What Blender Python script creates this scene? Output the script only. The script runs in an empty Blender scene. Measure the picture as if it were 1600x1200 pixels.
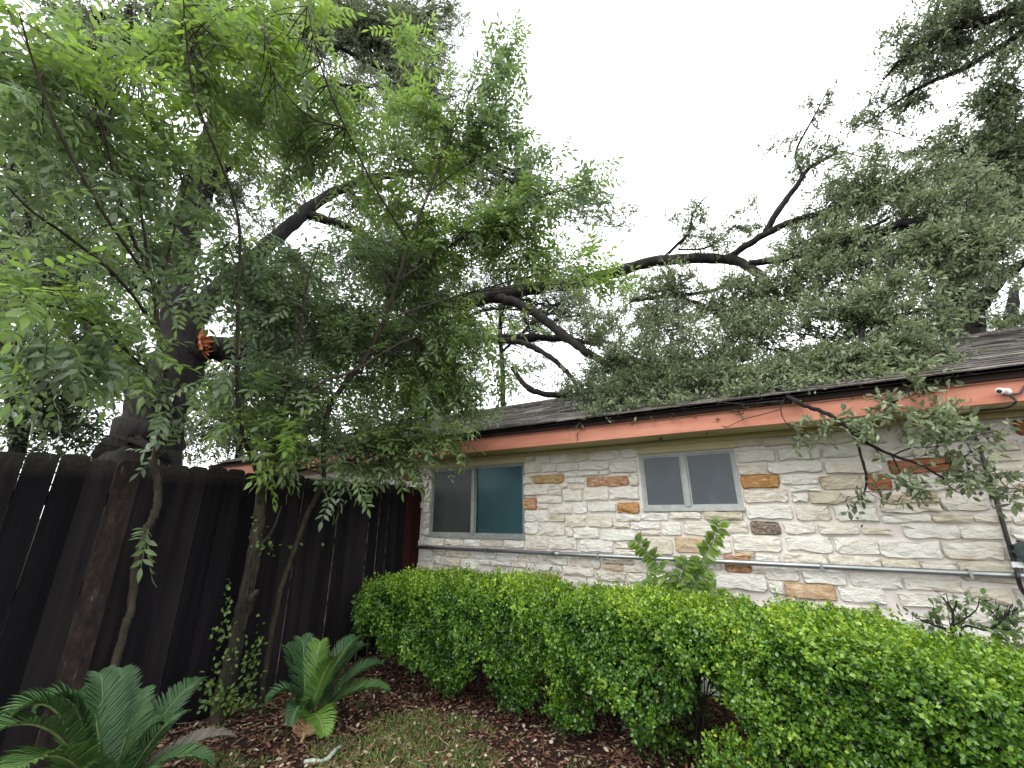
import bpy, math, random
import numpy as np
from mathutils import Matrix, Vector

random.seed(7)
rng = np.random.default_rng(7)
SC = bpy.context.scene
COL = SC.collection

# ------------------------------------------------------------------ camera
YAW, PITCH, ROLL = math.radians(30.1416), math.radians(17.7699), math.radians(-0.2787)
EYE = 1.44
FPX = 630.0                                   # focal length for a 1600 px wide frame
fw = np.array([-math.sin(YAW) * math.cos(PITCH), math.cos(YAW) * math.cos(PITCH), math.sin(PITCH)])
rt0 = np.array([math.cos(YAW), math.sin(YAW), 0.0])
up0 = np.cross(rt0, fw)
RT = rt0 * math.cos(ROLL) + up0 * math.sin(ROLL)
UP = -rt0 * math.sin(ROLL) + up0 * math.cos(ROLL)
cam_d = bpy.data.cameras.new('camera')
cam_d.sensor_width = 36.0
cam_d.lens = 36.0 * FPX / 1600.0
cam_d.clip_start = 0.05
cam_d.clip_end = 1000.0
cam = bpy.data.objects.new('camera', cam_d)
COL.objects.link(cam)
cam.matrix_world = Matrix(((RT[0], UP[0], -fw[0], 0.0), (RT[1], UP[1], -fw[1], 0.0), (RT[2], UP[2], -fw[2], EYE), (0, 0, 0, 1)))
SC.camera = cam

# ------------------------------------------------------------------ sky, sun, exposure
SUN_EL, SUN_AZ = math.radians(50), math.radians(200)      # azimuth measured from +y, clockwise
W = bpy.data.worlds.new('World')
SC.world = W
W.use_nodes = True
wn = W.node_tree.nodes
wl = W.node_tree.links
bg = wn['Background']
sky = wn.new('ShaderNodeTexSky')
sky.sky_type = 'NISHITA'
sky.sun_disc = False
sky.sun_elevation = SUN_EL
sky.sun_rotation = SUN_AZ
tc = wn.new('ShaderNodeTexCoord')
cl = wn.new('ShaderNodeTexNoise')
cl.inputs['Scale'].default_value = 1.6
cl.inputs['Detail'].default_value = 5
cr = wn.new('ShaderNodeValToRGB')
cr.color_ramp.elements[0].position = 0.3
cr.color_ramp.elements[0].color = (11.6, 12.2, 12.3, 1)
cr.color_ramp.elements[1].position = 0.7
cr.color_ramp.elements[1].color = (13.4, 13.6, 13.5, 1)
mx = wn.new('ShaderNodeMixRGB')
mx.inputs[0].default_value = 0.93
wl.new(tc.outputs['Generated'], cl.inputs['Vector'])
wl.new(cl.outputs['Fac'], cr.inputs['Fac'])
wl.new(sky.outputs['Color'], mx.inputs[1])
wl.new(cr.outputs['Color'], mx.inputs[2])
wl.new(mx.outputs['Color'], bg.inputs['Color'])
bg.inputs['Strength'].default_value = 0.12

sun_d = bpy.data.lights.new('sun', 'SUN')
sun_d.energy = 1.5
sun_d.angle = math.radians(40)
sun_d.color = (1.0, 0.96, 0.9)
sun = bpy.data.objects.new('sun', sun_d)
COL.objects.link(sun)
sdir = Vector((math.sin(SUN_AZ) * math.cos(SUN_EL), math.cos(SUN_AZ) * math.cos(SUN_EL), math.sin(SUN_EL)))
sun.rotation_euler = sdir.to_track_quat('Z', 'Y').to_euler()

SC.view_settings.view_transform = 'Standard'
SC.view_settings.look = 'None'
SC.view_settings.gamma = 1.0
SC.view_settings.use_curve_mapping = False
SC.view_settings.exposure = 0.95
SC.render.engine = 'CYCLES'
SC.cycles.max_bounces = 10
SC.cycles.diffuse_bounces = 8
SC.cycles.transmission_bounces = 8
SC.cycles.transparent_max_bounces = 12
SC.cycles.caustics_reflective = False
SC.cycles.caustics_refractive = False
SC.cycles.use_denoising = True
SC.cycles.blur_glossy = 0.5

# ------------------------------------------------------------------ helpers
def nrm(v):
    return v / np.maximum(np.linalg.norm(v, axis=-1, keepdims=True), 1e-9)

def ray(px, py):
    return (px - 800.0) / FPX * RT + (600.0 - py) / FPX * UP + fw

O = np.array([0.0, 0.0, EYE])

def at(px, py, d):                        # d = horizontal distance from where the picture was taken
    r = ray(px, py)
    return O + r * (d / math.hypot(r[0], r[1]))

def at_y(px, py, y):
    r = ray(px, py)
    return O + r * (y / r[1])

def at_x(px, py, x):
    r = ray(px, py)
    return O + r * (x / r[0])

def ground_at(px, py, z=0.0):
    r = ray(px, py)
    return O + r * ((z - EYE) / r[2])

WLOC = {}

def link(o, parent=None):
    COL.objects.link(o)
    if parent is not None:
        o.parent = parent
    return o

def wloc(o):
    return WLOC.get(o.name, np.zeros(3)) if o is not None else np.zeros(3)

def tag(o, label=None, cat=None, group=None, kind=None):
    if label: o['label'] = label
    if cat: o['category'] = cat
    if group: o['group'] = group
    if kind: o['kind'] = kind
    return o

def thing(name, label, cat, loc, group=None):
    o = bpy.data.objects.new(name, None)
    o.empty_display_size = 0.2
    COL.objects.link(o)
    o.location = tuple(float(c) for c in loc)
    WLOC[o.name] = np.array(loc, float)
    return tag(o, label, cat, group)

def raw_mesh(name, V, loops, starts, totals, mat, tint=None, smooth=False):
    me = bpy.data.meshes.new(name)
    V = np.ascontiguousarray(V, np.float32)
    me.vertices.add(len(V))
    me.vertices.foreach_set('co', V.ravel())
    me.loops.add(len(loops))
    me.loops.foreach_set('vertex_index', np.ascontiguousarray(loops, np.int32))
    me.polygons.add(len(starts))
    me.polygons.foreach_set('loop_start', np.ascontiguousarray(starts, np.int32))
    me.polygons.foreach_set('loop_total', np.ascontiguousarray(totals, np.int32))
    if smooth:
        me.polygons.foreach_set('use_smooth', np.ones(len(starts), bool))
    if tint is not None:
        a = me.attributes.new('tint', 'FLOAT', 'FACE')
        a.data.foreach_set('value', np.ascontiguousarray(tint, np.float32))
    if mat: me.materials.append(mat)
    me.update(calc_edges=True)
    return me

class MB:
    """collects polygons, links them as one mesh object"""
    def __init__(self):
        self.v = []; self.f = []
    def add(self, V, F):
        b = len(self.v)
        self.v.extend([tuple(map(float, p)) for p in V])
        self.f.extend([tuple(b + i for i in q) for q in F])
    def box(self, x0, x1, y0, y1, z0, z1):
        self.add([(x0, y0, z0), (x1, y0, z0), (x1, y1, z0), (x0, y1, z0), (x0, y0, z1), (x1, y0, z1), (x1, y1, z1), (x0, y1, z1)],
                 [(0, 3, 2, 1), (4, 5, 6, 7), (0, 1, 5, 4), (1, 2, 6, 5), (2, 3, 7, 6), (3, 0, 4, 7)])
    def tube(self, pts, radii, sides=8, cap=True):
        V, F = tube_geo(pts, radii, sides, cap)
        self.add(V, F)
    def build(self, name, mat, parent=None, smooth=False):
        base = wloc(parent)
        if parent is not None and parent.parent is not None:
            base = wloc(parent)
        me = bpy.data.meshes.new(name)
        me.from_pydata([(x - base[0], y - base[1], z - base[2]) for x, y, z in self.v], [], self.f)
        if mat: me.materials.append(mat)
        if smooth:
            for p in me.polygons: p.use_smooth = True
        o = bpy.data.objects.new(name, me)
        link(o, parent)
        WLOC[o.name] = base.copy()
        return o

def tube_geo(pts, radii, sides=8, cap=True):
    P = np.array(pts, float)
    n = len(P)
    T = np.zeros_like(P)
    T[1:-1] = P[2:] - P[:-2]
    T[0] = P[1] - P[0]; T[-1] = P[-1] - P[-2]
    T = nrm(T)
    u = np.cross(T[0], (0.31, 0.17, 0.93)); u /= max(np.linalg.norm(u), 1e-6)
    V = []
    for i in range(n):
        u = u - T[i] * np.dot(u, T[i]); u /= max(np.linalg.norm(u), 1e-9)
        w = np.cross(T[i], u)
        for k in range(sides):
            a = 2 * math.pi * k / sides
            V.append(P[i] + (u * math.cos(a) + w * math.sin(a)) * radii[i])
    F = []
    for i in range(n - 1):
        for k in range(sides):
            k2 = (k + 1) % sides
            F.append((i * sides + k, i * sides + k2, (i + 1) * sides + k2, (i + 1) * sides + k))
    if cap:
        F.append(tuple(range(sides))[::-1]); F.append(tuple((n - 1) * sides + k for k in range(sides)))
    return V, F

def smooth_path(P, R, sub=5, jit=0.0, rjit=0.0):
    P = np.array(P, float); R = np.array(R, float)
    Q = np.vstack([2 * P[0] - P[1], P, 2 * P[-1] - P[-2]])
    out, ro = [], []
    for i in range(len(P) - 1):
        p0, p1, p2, p3 = Q[i], Q[i + 1], Q[i + 2], Q[i + 3]
        for k in range(sub):
            t = k / sub
            out.append(0.5 * ((2 * p1) + (p2 - p0) * t + (2 * p0 - 5 * p1 + 4 * p2 - p3) * t * t + (3 * p1 - p0 - 3 * p2 + p3) * t ** 3))
            ro.append(R[i] * (1 - t) + R[i + 1] * t)
    out.append(P[-1]); ro.append(R[-1])
    out = np.array(out); ro = np.array(ro)
    out[1:-1] += rng.normal(0, 1, out[1:-1].shape) * jit * ro[1:-1, None]
    ro = ro * (1 + rng.normal(0, 1, len(ro)) * rjit)
    return out, ro

# ------------------------------------------------------------------ materials
def mat_new(name):
    m = bpy.data.materials.new(name)
    m.use_nodes = True
    nt = m.node_tree
    return m, nt.nodes, nt.links, nt.nodes['Principled BSDF']

def node(ns, kind, **kw):
    n = ns.new(kind)
    for k, v in kw.items():
        if k in n.inputs: n.inputs[k].default_value = v
        else: setattr(n, k, v)
    return n

def ramp(ns, stops):
    r = ns.new('ShaderNodeValToRGB')
    e = r.color_ramp.elements
    while len(e) < len(stops): e.new(0.5)
    for k, (p, c) in enumerate(stops):
        e[k].position = p; e[k].color = (*c, 1)
    return r

def rough_mat(name, stops, scale=8.0, rough=0.85, bump=0.3, bscale=30.0, stretch=(1, 1, 1), rand=0.25, dist=0.01, spec=0.25, metal=0.0, detail=6):
    m, ns, ls, b = mat_new(name)
    tc = ns.new('ShaderNodeTexCoord')
    mp = ns.new('ShaderNodeMapping'); mp.inputs['Scale'].default_value = stretch
    ls.new(tc.outputs['Object'], mp.inputs['Vector'])
    oi = ns.new('ShaderNodeObjectInfo')
    n1 = node(ns, 'ShaderNodeTexNoise', Scale=scale, Detail=detail, Roughness=0.65)
    ls.new(mp.outputs['Vector'], n1.inputs['Vector'])
    add = node(ns, 'ShaderNodeMath', operation='MULTIPLY_ADD')
    add.inputs[1].default_value = rand
    sub = node(ns, 'ShaderNodeMath', operation='SUBTRACT'); sub.inputs[1].default_value = 0.5
    ls.new(oi.outputs['Random'], sub.inputs[0])
    ls.new(sub.outputs[0], add.inputs[0]); ls.new(n1.outputs['Fac'], add.inputs[2])
    r = ramp(ns, stops)
    ls.new(add.outputs[0], r.inputs['Fac'])
    ls.new(r.outputs['Color'], b.inputs['Base Color'])
    b.inputs['Roughness'].default_value = rough
    b.inputs['Specular IOR Level'].default_value = spec
    b.inputs['Metallic'].default_value = metal
    if bump:
        n2 = node(ns, 'ShaderNodeTexNoise', Scale=bscale, Detail=8, Roughness=0.7)
        ls.new(mp.outputs['Vector'], n2.inputs['Vector'])
        bp = node(ns, 'ShaderNodeBump', Strength=bump, Distance=dist)
        ls.new(n2.outputs['Fac'], bp.inputs['Height'])
        ls.new(bp.outputs['Normal'], b.inputs['Normal'])
    return m

def leaf_mat(name, dark, mid, bright, rough=0.45, trans=0.35, spec=0.4, under=None):
    m, ns, ls, b = mat_new(name)
    at_ = node(ns, 'ShaderNodeAttribute', attribute_name='tint')
    r = ramp(ns, [(0.0, dark), (0.5, mid), (1.0, bright)])
    ls.new(at_.outputs['Fac'], r.inputs['Fac'])
    if under is not None:                      # leaves are paler and duller underneath
        geo = ns.new('ShaderNodeNewGeometry')
        f = node(ns, 'ShaderNodeMath', operation='MULTIPLY'); f.inputs[1].default_value = 0.55
        ls.new(geo.outputs['Backfacing'], f.inputs[0])
        mu = ns.new('ShaderNodeMixRGB'); mu.inputs[2].default_value = (*under, 1)
        ls.new(f.outputs[0], mu.inputs[0]); ls.new(r.outputs['Color'], mu.inputs[1])
        ls.new(mu.outputs[0], b.inputs['Base Color'])
    else:
        ls.new(r.outputs['Color'], b.inputs['Base Color'])
    b.inputs['Roughness'].default_value = rough
    b.inputs['Specular IOR Level'].default_value = spec
    tr = ns.new('ShaderNodeBsdfTranslucent')
    hs = node(ns, 'ShaderNodeHueSaturation', Hue=0.495, Saturation=1.08, Value=1.35)
    ls.new(r.outputs['Color'], hs.inputs['Color']); ls.new(hs.outputs['Color'], tr.inputs['Color'])
    ms = ns.new('ShaderNodeMixShader'); ms.inputs[0].default_value = trans
    ls.new(b.outputs[0], ms.inputs[1]); ls.new(tr.outputs[0], ms.inputs[2])
    ls.new(ms.outputs[0], ns['Material Output'].inputs['Surface'])
    return m

M = {}
M['bark'] = rough_mat('dark oak bark', [(0.3, (0.006, 0.0055, 0.005)), (0.55, (0.018, 0.0155, 0.014)), (0.8, (0.055, 0.051, 0.045))], 14, 0.9, 0.9, 26, (1, 1, 0.25), 0.1, 0.03)
M['bark_grey'] = rough_mat('grey lichen bark', [(0.3, (0.03, 0.027, 0.022)), (0.6, (0.085, 0.075, 0.06)), (0.8, (0.17, 0.16, 0.13))], 20, 0.9, 0.8, 30, (1, 1, 0.3), 0.1, 0.015)
M['stem'] = rough_mat('sapling stem bark', [(0.3, (0.015, 0.012, 0.008)), (0.7, (0.052, 0.043, 0.029))], 25, 0.85, 0.5, 60, (1, 1, 0.4), 0.2, 0.006)
M['twig'] = rough_mat('twig bark', [(0.3, (0.02, 0.018, 0.014)), (0.7, (0.06, 0.055, 0.045))], 12, 0.9, 0.0)
M['torn'] = rough_mat('freshly torn orange wood', [(0.3, (0.16, 0.05, 0.02)), (0.6, (0.42, 0.15, 0.06)), (0.8, (0.55, 0.30, 0.16))], 30, 0.8, 0.5, 60)
M['oak_leaf'] = leaf_mat('live oak leaf', (0.062, 0.085, 0.044), (0.138, 0.180, 0.088), (0.28, 0.33, 0.19), 0.34, 0.42, 0.7, (0.19, 0.22, 0.145))
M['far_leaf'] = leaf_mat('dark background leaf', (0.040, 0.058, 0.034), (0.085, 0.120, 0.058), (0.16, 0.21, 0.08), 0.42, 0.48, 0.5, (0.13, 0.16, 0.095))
M['ash_leaf'] = leaf_mat('ash leaf', (0.105, 0.145, 0.100), (0.150, 0.225, 0.080), (0.205, 0.315, 0.060), 0.32, 0.50, 0.75, (0.16, 0.205, 0.12))
M['box_leaf'] = leaf_mat('boxwood leaf', (0.022, 0.068, 0.012), (0.095, 0.205, 0.022), (0.34, 0.46, 0.045), 0.34, 0.3, 0.5)
M['ivy_leaf'] = leaf_mat('ivy leaf', (0.03, 0.06, 0.015), (0.08, 0.14, 0.03), (0.17, 0.24, 0.06), 0.45, 0.3)
M['sago'] = leaf_mat('sago palm leaflet', (0.034, 0.072, 0.036), (0.062, 0.130, 0.044), (0.14, 0.25, 0.04), 0.45, 0.2, 0.35)
M['sago_dead'] = leaf_mat('dead sago frond', (0.10, 0.09, 0.075), (0.2, 0.18, 0.15), (0.34, 0.31, 0.27), 0.6, 0.2)
M['rachis'] = rough_mat('frond midrib', [(0.3, (0.09, 0.13, 0.05)), (0.7, (0.17, 0.21, 0.08))], 20, 0.5, 0)
M['straw'] = rough_mat('dry straw stub', [(0.3, (0.25, 0.15, 0.07)), (0.7, (0.45, 0.32, 0.17))], 20, 0.8, 0)
M['grass'] = leaf_mat('short weedy grass', (0.05, 0.085, 0.02), (0.12, 0.17, 0.045), (0.24, 0.27, 0.09), 0.5, 0.3)
M['chip'] = leaf_mat('bark mulch chip', (0.030, 0.013, 0.009), (0.100, 0.043, 0.029), (0.23, 0.125, 0.082), 0.8, 0.0, 0.3)
M['litter'] = leaf_mat('pale leaf litter', (0.12, 0.085, 0.05), (0.26, 0.20, 0.13), (0.50, 0.44, 0.34), 0.7, 0.1)
M['soil'] = rough_mat('dark mulch soil', [(0.3, (0.018, 0.009, 0.006)), (0.6, (0.045, 0.022, 0.015)), (0.8, (0.08, 0.045, 0.03))], 30, 0.95, 1.0, 60, (1, 1, 1), 0, 0.03)
M['mortar'] = rough_mat('grey mauve mortar', [(0.3, (0.54, 0.49, 0.465)), (0.7, (0.65, 0.605, 0.58))], 12, 0.95, 0.5, 90, (1, 1, 1), 0, 0.006)
def stone_mat(name, stops, scale=9, rand=0.28):
    return rough_mat(name, stops, scale, 0.92, 1.0, 15, (1, 1, 2.0), rand, 0.03, 0.15)
M['w'] = stone_mat('cream limestone', [(0.20, (0.48, 0.42, 0.34)), (0.36, (0.66, 0.60, 0.51)), (0.52, (0.72, 0.69, 0.63)), (0.70, (0.76, 0.745, 0.70)), (0.88, (0.66, 0.63, 0.58))])
M['c'] = stone_mat('buff limestone', [(0.25, (0.48, 0.41, 0.30)), (0.5, (0.63, 0.575, 0.47)), (0.8, (0.70, 0.665, 0.59))])
M['t'] = stone_mat('tan sandstone', [(0.25, (0.30, 0.18, 0.07)), (0.5, (0.44, 0.31, 0.15)), (0.8, (0.55, 0.45, 0.28))], 16)
M['o'] = stone_mat('rust orange stone', [(0.25, (0.22, 0.092, 0.045)), (0.42, (0.37, 0.175, 0.092)), (0.55, (0.48, 0.275, 0.16)), (0.68, (0.64, 0.53, 0.42))], 30, 0.10)
M['g'] = stone_mat('golden orange stone', [(0.25, (0.24, 0.11, 0.04)), (0.45, (0.42, 0.22, 0.085)), (0.58, (0.52, 0.32, 0.15)), (0.72, (0.66, 0.56, 0.42))], 30, 0.10)
M['r'] = stone_mat('brick red stone', [(0.25, (0.19, 0.065, 0.035)), (0.5, (0.32, 0.125, 0.065)), (0.8, (0.46, 0.24, 0.15))], 12, 0.1)
M['p'] = stone_mat('peach stained limestone', [(0.25, (0.42, 0.26, 0.15)), (0.5, (0.56, 0.43, 0.30)), (0.8, (0.63, 0.56, 0.46))], 14)
M['d'] = stone_mat('dark pitted stone', [(0.30, (0.05, 0.035, 0.03)), (0.5, (0.20, 0.15, 0.12)), (0.62, (0.36, 0.32, 0.27)), (0.8, (0.5, 0.46, 0.4))], 42, 0.0)
M['fascia'] = rough_mat('salmon painted board', [(0.3, (0.36, 0.130, 0.082)), (0.5, (0.45, 0.182, 0.122)), (0.72, (0.52, 0.235, 0.165))], 11, 0.6, 0.3, 34, (0.10, 1, 1), 0.12, 0.008)
M['soffit'] = rough_mat('olive cream paint', [(0.3, (0.44, 0.385, 0.225)), (0.7, (0.52, 0.46, 0.28))], 6, 0.7, 0.1, 40, (0.3, 1, 1), 0.05)
M['drip'] = rough_mat('dark brown drip edge', [(0.3, (0.014, 0.009, 0.009)), (0.7, (0.028, 0.018, 0.017))], 5, 0.7, 0, spec=0.08)
M['shingle'] = rough_mat('weathered asphalt shingle', [(0.25, (0.04, 0.034, 0.031)), (0.5, (0.105, 0.092, 0.084)), (0.8, (0.24, 0.215, 0.20))], 22, 0.95, 0.7, 160, (1, 1, 1), 0.5, 0.01)
M['deck'] = rough_mat('roof underlay', [(0.3, (0.02, 0.018, 0.016)), (0.7, (0.04, 0.035, 0.03))], 10, 0.9, 0)
M['frame'] = rough_mat('weathered aluminium frame', [(0.3, (0.27, 0.28, 0.27)), (0.7, (0.40, 0.41, 0.40))], 14, 0.5, 0.05, 60, (1, 1, 1), 0.05, 0.002, 0.4)
M['frame_old'] = rough_mat('grey green window frame', [(0.3, (0.17, 0.18, 0.17)), (0.7, (0.27, 0.28, 0.265))], 14, 0.5, 0.05, 60, (1, 1, 1), 0.05, 0.002, 0.4)
M['pipe'] = rough_mat('galvanised steel conduit', [(0.3, (0.23, 0.25, 0.25)), (0.7, (0.36, 0.38, 0.38))], 8, 0.42, 0.04, 50, (0.3, 1, 1), 0.0, 0.002, 0.5, 0.85)
M['black'] = rough_mat('black plastic', [(0.3, (0.010, 0.010, 0.011)), (0.7, (0.018, 0.018, 0.02))], 10, 0.4, 0, spec=0.5)
M['white'] = rough_mat('white plastic', [(0.3, (0.66, 0.66, 0.66)), (0.7, (0.74, 0.74, 0.74))], 6, 0.35, 0, spec=0.5)
M['knob'] = rough_mat('dark grey green fitting', [(0.3, (0.02, 0.03, 0.03)), (0.7, (0.05, 0.065, 0.065))], 10, 0.5, 0.1)
M['screen'] = rough_mat('blue grey solar screen', [(0.30, (0.028, 0.038, 0.048)), (0.55, (0.042, 0.055, 0.068)), (0.8, (0.105, 0.125, 0.145))], 3.2, 0.33, 0.05, 240, (1, 1, 0.6), 0.05, 0.001, 0.5, detail=4)
M['screen_dark'] = rough_mat('dark grey green solar screen', [(0.3, (0.022, 0.028, 0.027)), (0.7, (0.038, 0.046, 0.044))], 3, 0.4, 0.05, 240, (1, 1, 0.6), 0.0, 0.001, 0.4)
M['blind'] = rough_mat('teal tinted blind slat', [(0.3, (0.25, 0.325, 0.34)), (0.7, (0.31, 0.385, 0.40))], 6, 0.5, 0, rand=0.1)
M['inside'] = rough_mat('dark room', [(0.3, (0.02, 0.02, 0.02)), (0.7, (0.03, 0.03, 0.03))], 4, 0.9, 0)
def glass_mat():
    m, ns, ls, b = mat_new('tinted window glass')
    t = ns.new('ShaderNodeBsdfTransparent'); t.inputs['Color'].default_value = (0.74, 0.84, 0.86, 1)
    g = node(ns, 'ShaderNodeBsdfGlossy', Roughness=0.22); g.inputs['Color'].default_value = (0.16, 0.19, 0.20, 1)
    fr = node(ns, 'ShaderNodeFresnel', IOR=1.5)
    ms = ns.new('ShaderNodeMixShader')
    ls.new(fr.outputs[0], ms.inputs[0]); ls.new(t.outputs[0], ms.inputs[1]); ls.new(g.outputs[0], ms.inputs[2])
    ls.new(ms.outputs[0], ns['Material Output'].inputs['Surface'])
    return m
M['glass'] = glass_mat()

def fence_mat(name, stops, lichen):
    m = rough_mat(name, stops, 9, 0.9, 0.6, 30, (1, 1, 0.06), 0.45, 0.01, 0.10)
    ns, ls = m.node_tree.nodes, m.node_tree.links
    b = ns['Principled BSDF']
    src = b.inputs['Base Color'].links[0].from_socket
    tc = ns.new('ShaderNodeTexCoord')
    geo = ns.new('ShaderNodeNewGeometry'); sp = ns.new('ShaderNodeSeparateXYZ')
    ls.new(geo.outputs['Position'], sp.inputs[0])
    mr = node(ns, 'ShaderNodeMapRange'); mr.inputs[1].default_value = 1.66; mr.inputs[2].default_value = 1.86
    ls.new(sp.outputs['Z'], mr.inputs[0])
    n = node(ns, 'ShaderNodeTexNoise', Scale=38.0, Detail=5); ls.new(tc.outputs['Object'], n.inputs['Vector'])
    mu = node(ns, 'ShaderNodeMath', operation='MULTIPLY'); ls.new(mr.outputs[0], mu.inputs[0]); ls.new(n.outputs['Fac'], mu.inputs[1])
    mx = ns.new('ShaderNodeMixRGB'); mx.inputs[2].default_value = (*lichen, 1)
    ls.new(mu.outputs[0], mx.inputs[0]); ls.new(src, mx.inputs[1]); ls.new(mx.outputs[0], b.inputs['Base Color'])
    return m
M['fence'] = fence_mat('black stained fence board', [(0.25, (0.003, 0.0026, 0.0035)), (0.5, (0.0075, 0.0063, 0.0078)), (0.8, (0.020, 0.0165, 0.0175))], (0.09, 0.082, 0.066))
M['fence_red'] = fence_mat('red brown fence board', [(0.25, (0.020, 0.006, 0.005)), (0.5, (0.038, 0.012, 0.009)), (0.8, (0.062, 0.022, 0.017))], (0.07, 0.03, 0.02))
M['fence_peel'] = rough_mat('peeling lichen board', [(0.35, (0.010, 0.008, 0.0075)), (0.56, (0.026, 0.017, 0.015)), (0.67, (0.045, 0.031, 0.027)), (0.74, (0.20, 0.18, 0.16))], 34, 0.9, 0.9, 40, (1, 1, 0.35), 0, 0.01)

M['edge'] = rough_mat('weathered grey board edge', [(0.42, (0.010, 0.009, 0.009)), (0.55, (0.16, 0.15, 0.13)), (0.8, (0.42, 0.39, 0.34))], 9, 0.9, 0, stretch=(1, 1, 1.0), rand=.2)
# ------------------------------------------------------------------ the setting: sky is the world; ground sheet
XF, YW = -3.8, 4.167
def hill(x, y):
    return 0.018 * np.sin(x * 2.1 + 0.7) * np.cos(y * 2.6) + 0.010 * np.sin(x * 5.3 + y * 4.1)
gb = MB()
gx = np.concatenate([[-300, -120, -50, -25, -14, -9], np.linspace(-6, 4, 101), [6, 9, 14, 25, 50, 120, 300]])
gy = np.concatenate([[-300, -120, -50, -25, -12, -6], np.linspace(-3, 6, 91), [8, 12, 20, 40, 120, 300]])
X, Yg = np.meshgrid(gx, gy)
Z = np.where((np.abs(X) < 8) & (np.abs(Yg) < 8), hill(X, Yg) + rng.normal(0, 0.004, X.shape), -0.02)
nx = len(gx)
gb.add(np.stack([X.ravel(), Yg.ravel(), Z.ravel()], 1), [(j * nx + i, j * nx + i + 1, (j + 1) * nx + i + 1, (j + 1) * nx + i) for j in range(len(gy) - 1) for i in range(nx - 1)])
tag(gb.build('ground', M['soil'], smooth=True), 'dark mulched soil of the yard bed', None, None, 'structure')

# ------------------------------------------------------------------ house
house = thing('house', 'single storey cream limestone house with salmon fascia and dark shingle roof', 'house', (-1.0, YW, 0))
FY, FZ0, FZ1 = 3.77, 2.106, 2.240
DRIP = 2.305
EY, EZ, SL = 3.70, 2.315, 0.36
RY = 7.4
HX0, HX1 = -8.4, 8.0

WIN1 = (-3.66, -2.245, 1.178, 2.0)     # x0 x1 z0 z1
WIN2 = (-0.925, -0.105, 1.46, 1.992)
def wall_px(px, py):
    return at_y(px, py, YW)
def rect_px(a, b, c, d):
    xm, ym = (a + c) / 2, (b + d) / 2
    return (wall_px(a, ym)[0], wall_px(c, ym)[0], wall_px(xm, d)[2], wall_px(xm, b)[2])
_a = rect_px(671.5, 733, 820, 839); WIN1 = (_a[0], _a[1], wall_px(745, 839)[2], wall_px(745, 728)[2])
_b = rect_px(1001, 711, 1156, 796); WIN2 = (_b[0], _b[1], wall_px(1080, 796)[2], wall_px(1072, 705.5)[2])

wb = MB()
y0, y1 = YW + 0.012, YW + 0.22
for xa, xb_, za, zb in ((HX0, WIN1[0], 0, FZ0), (WIN1[0], WIN1[1], 0, WIN1[2]), (WIN1[1], WIN2[0], 0, FZ0),
                        (WIN2[0], WIN2[1], 0, WIN2[2]), (WIN2[1], HX1, 0, FZ0), (WIN1[0], WIN1[1], WIN1[3], FZ0), (WIN2[0], WIN2[1], WIN2[3], FZ0)):
    wb.box(xa, xb_, y0, y1, za - (0.1 if za == 0 else 0), zb)
wb.box(HX0, HX0 + 0.2, y1, 10.6, -0.1, FZ0)
wb.box(HX1 - 0.2, HX1, y1, 10.6, -0.1, FZ0)
wb.box(HX0 + 0.2, HX1 - 0.2, 10.4, 10.6, -0.1, FZ0)
for gxx in (HX0 + 0.1, HX1 - 0.1):      # gable triangles
    wb.add([(gxx, YW, FZ0 + .01), (gxx, 10.5, FZ0 + .01), (gxx, RY, EZ + SL * (RY - EY) - .05)], [(0, 1, 2)])
wb.build('wall', M['mortar'], house)

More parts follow.
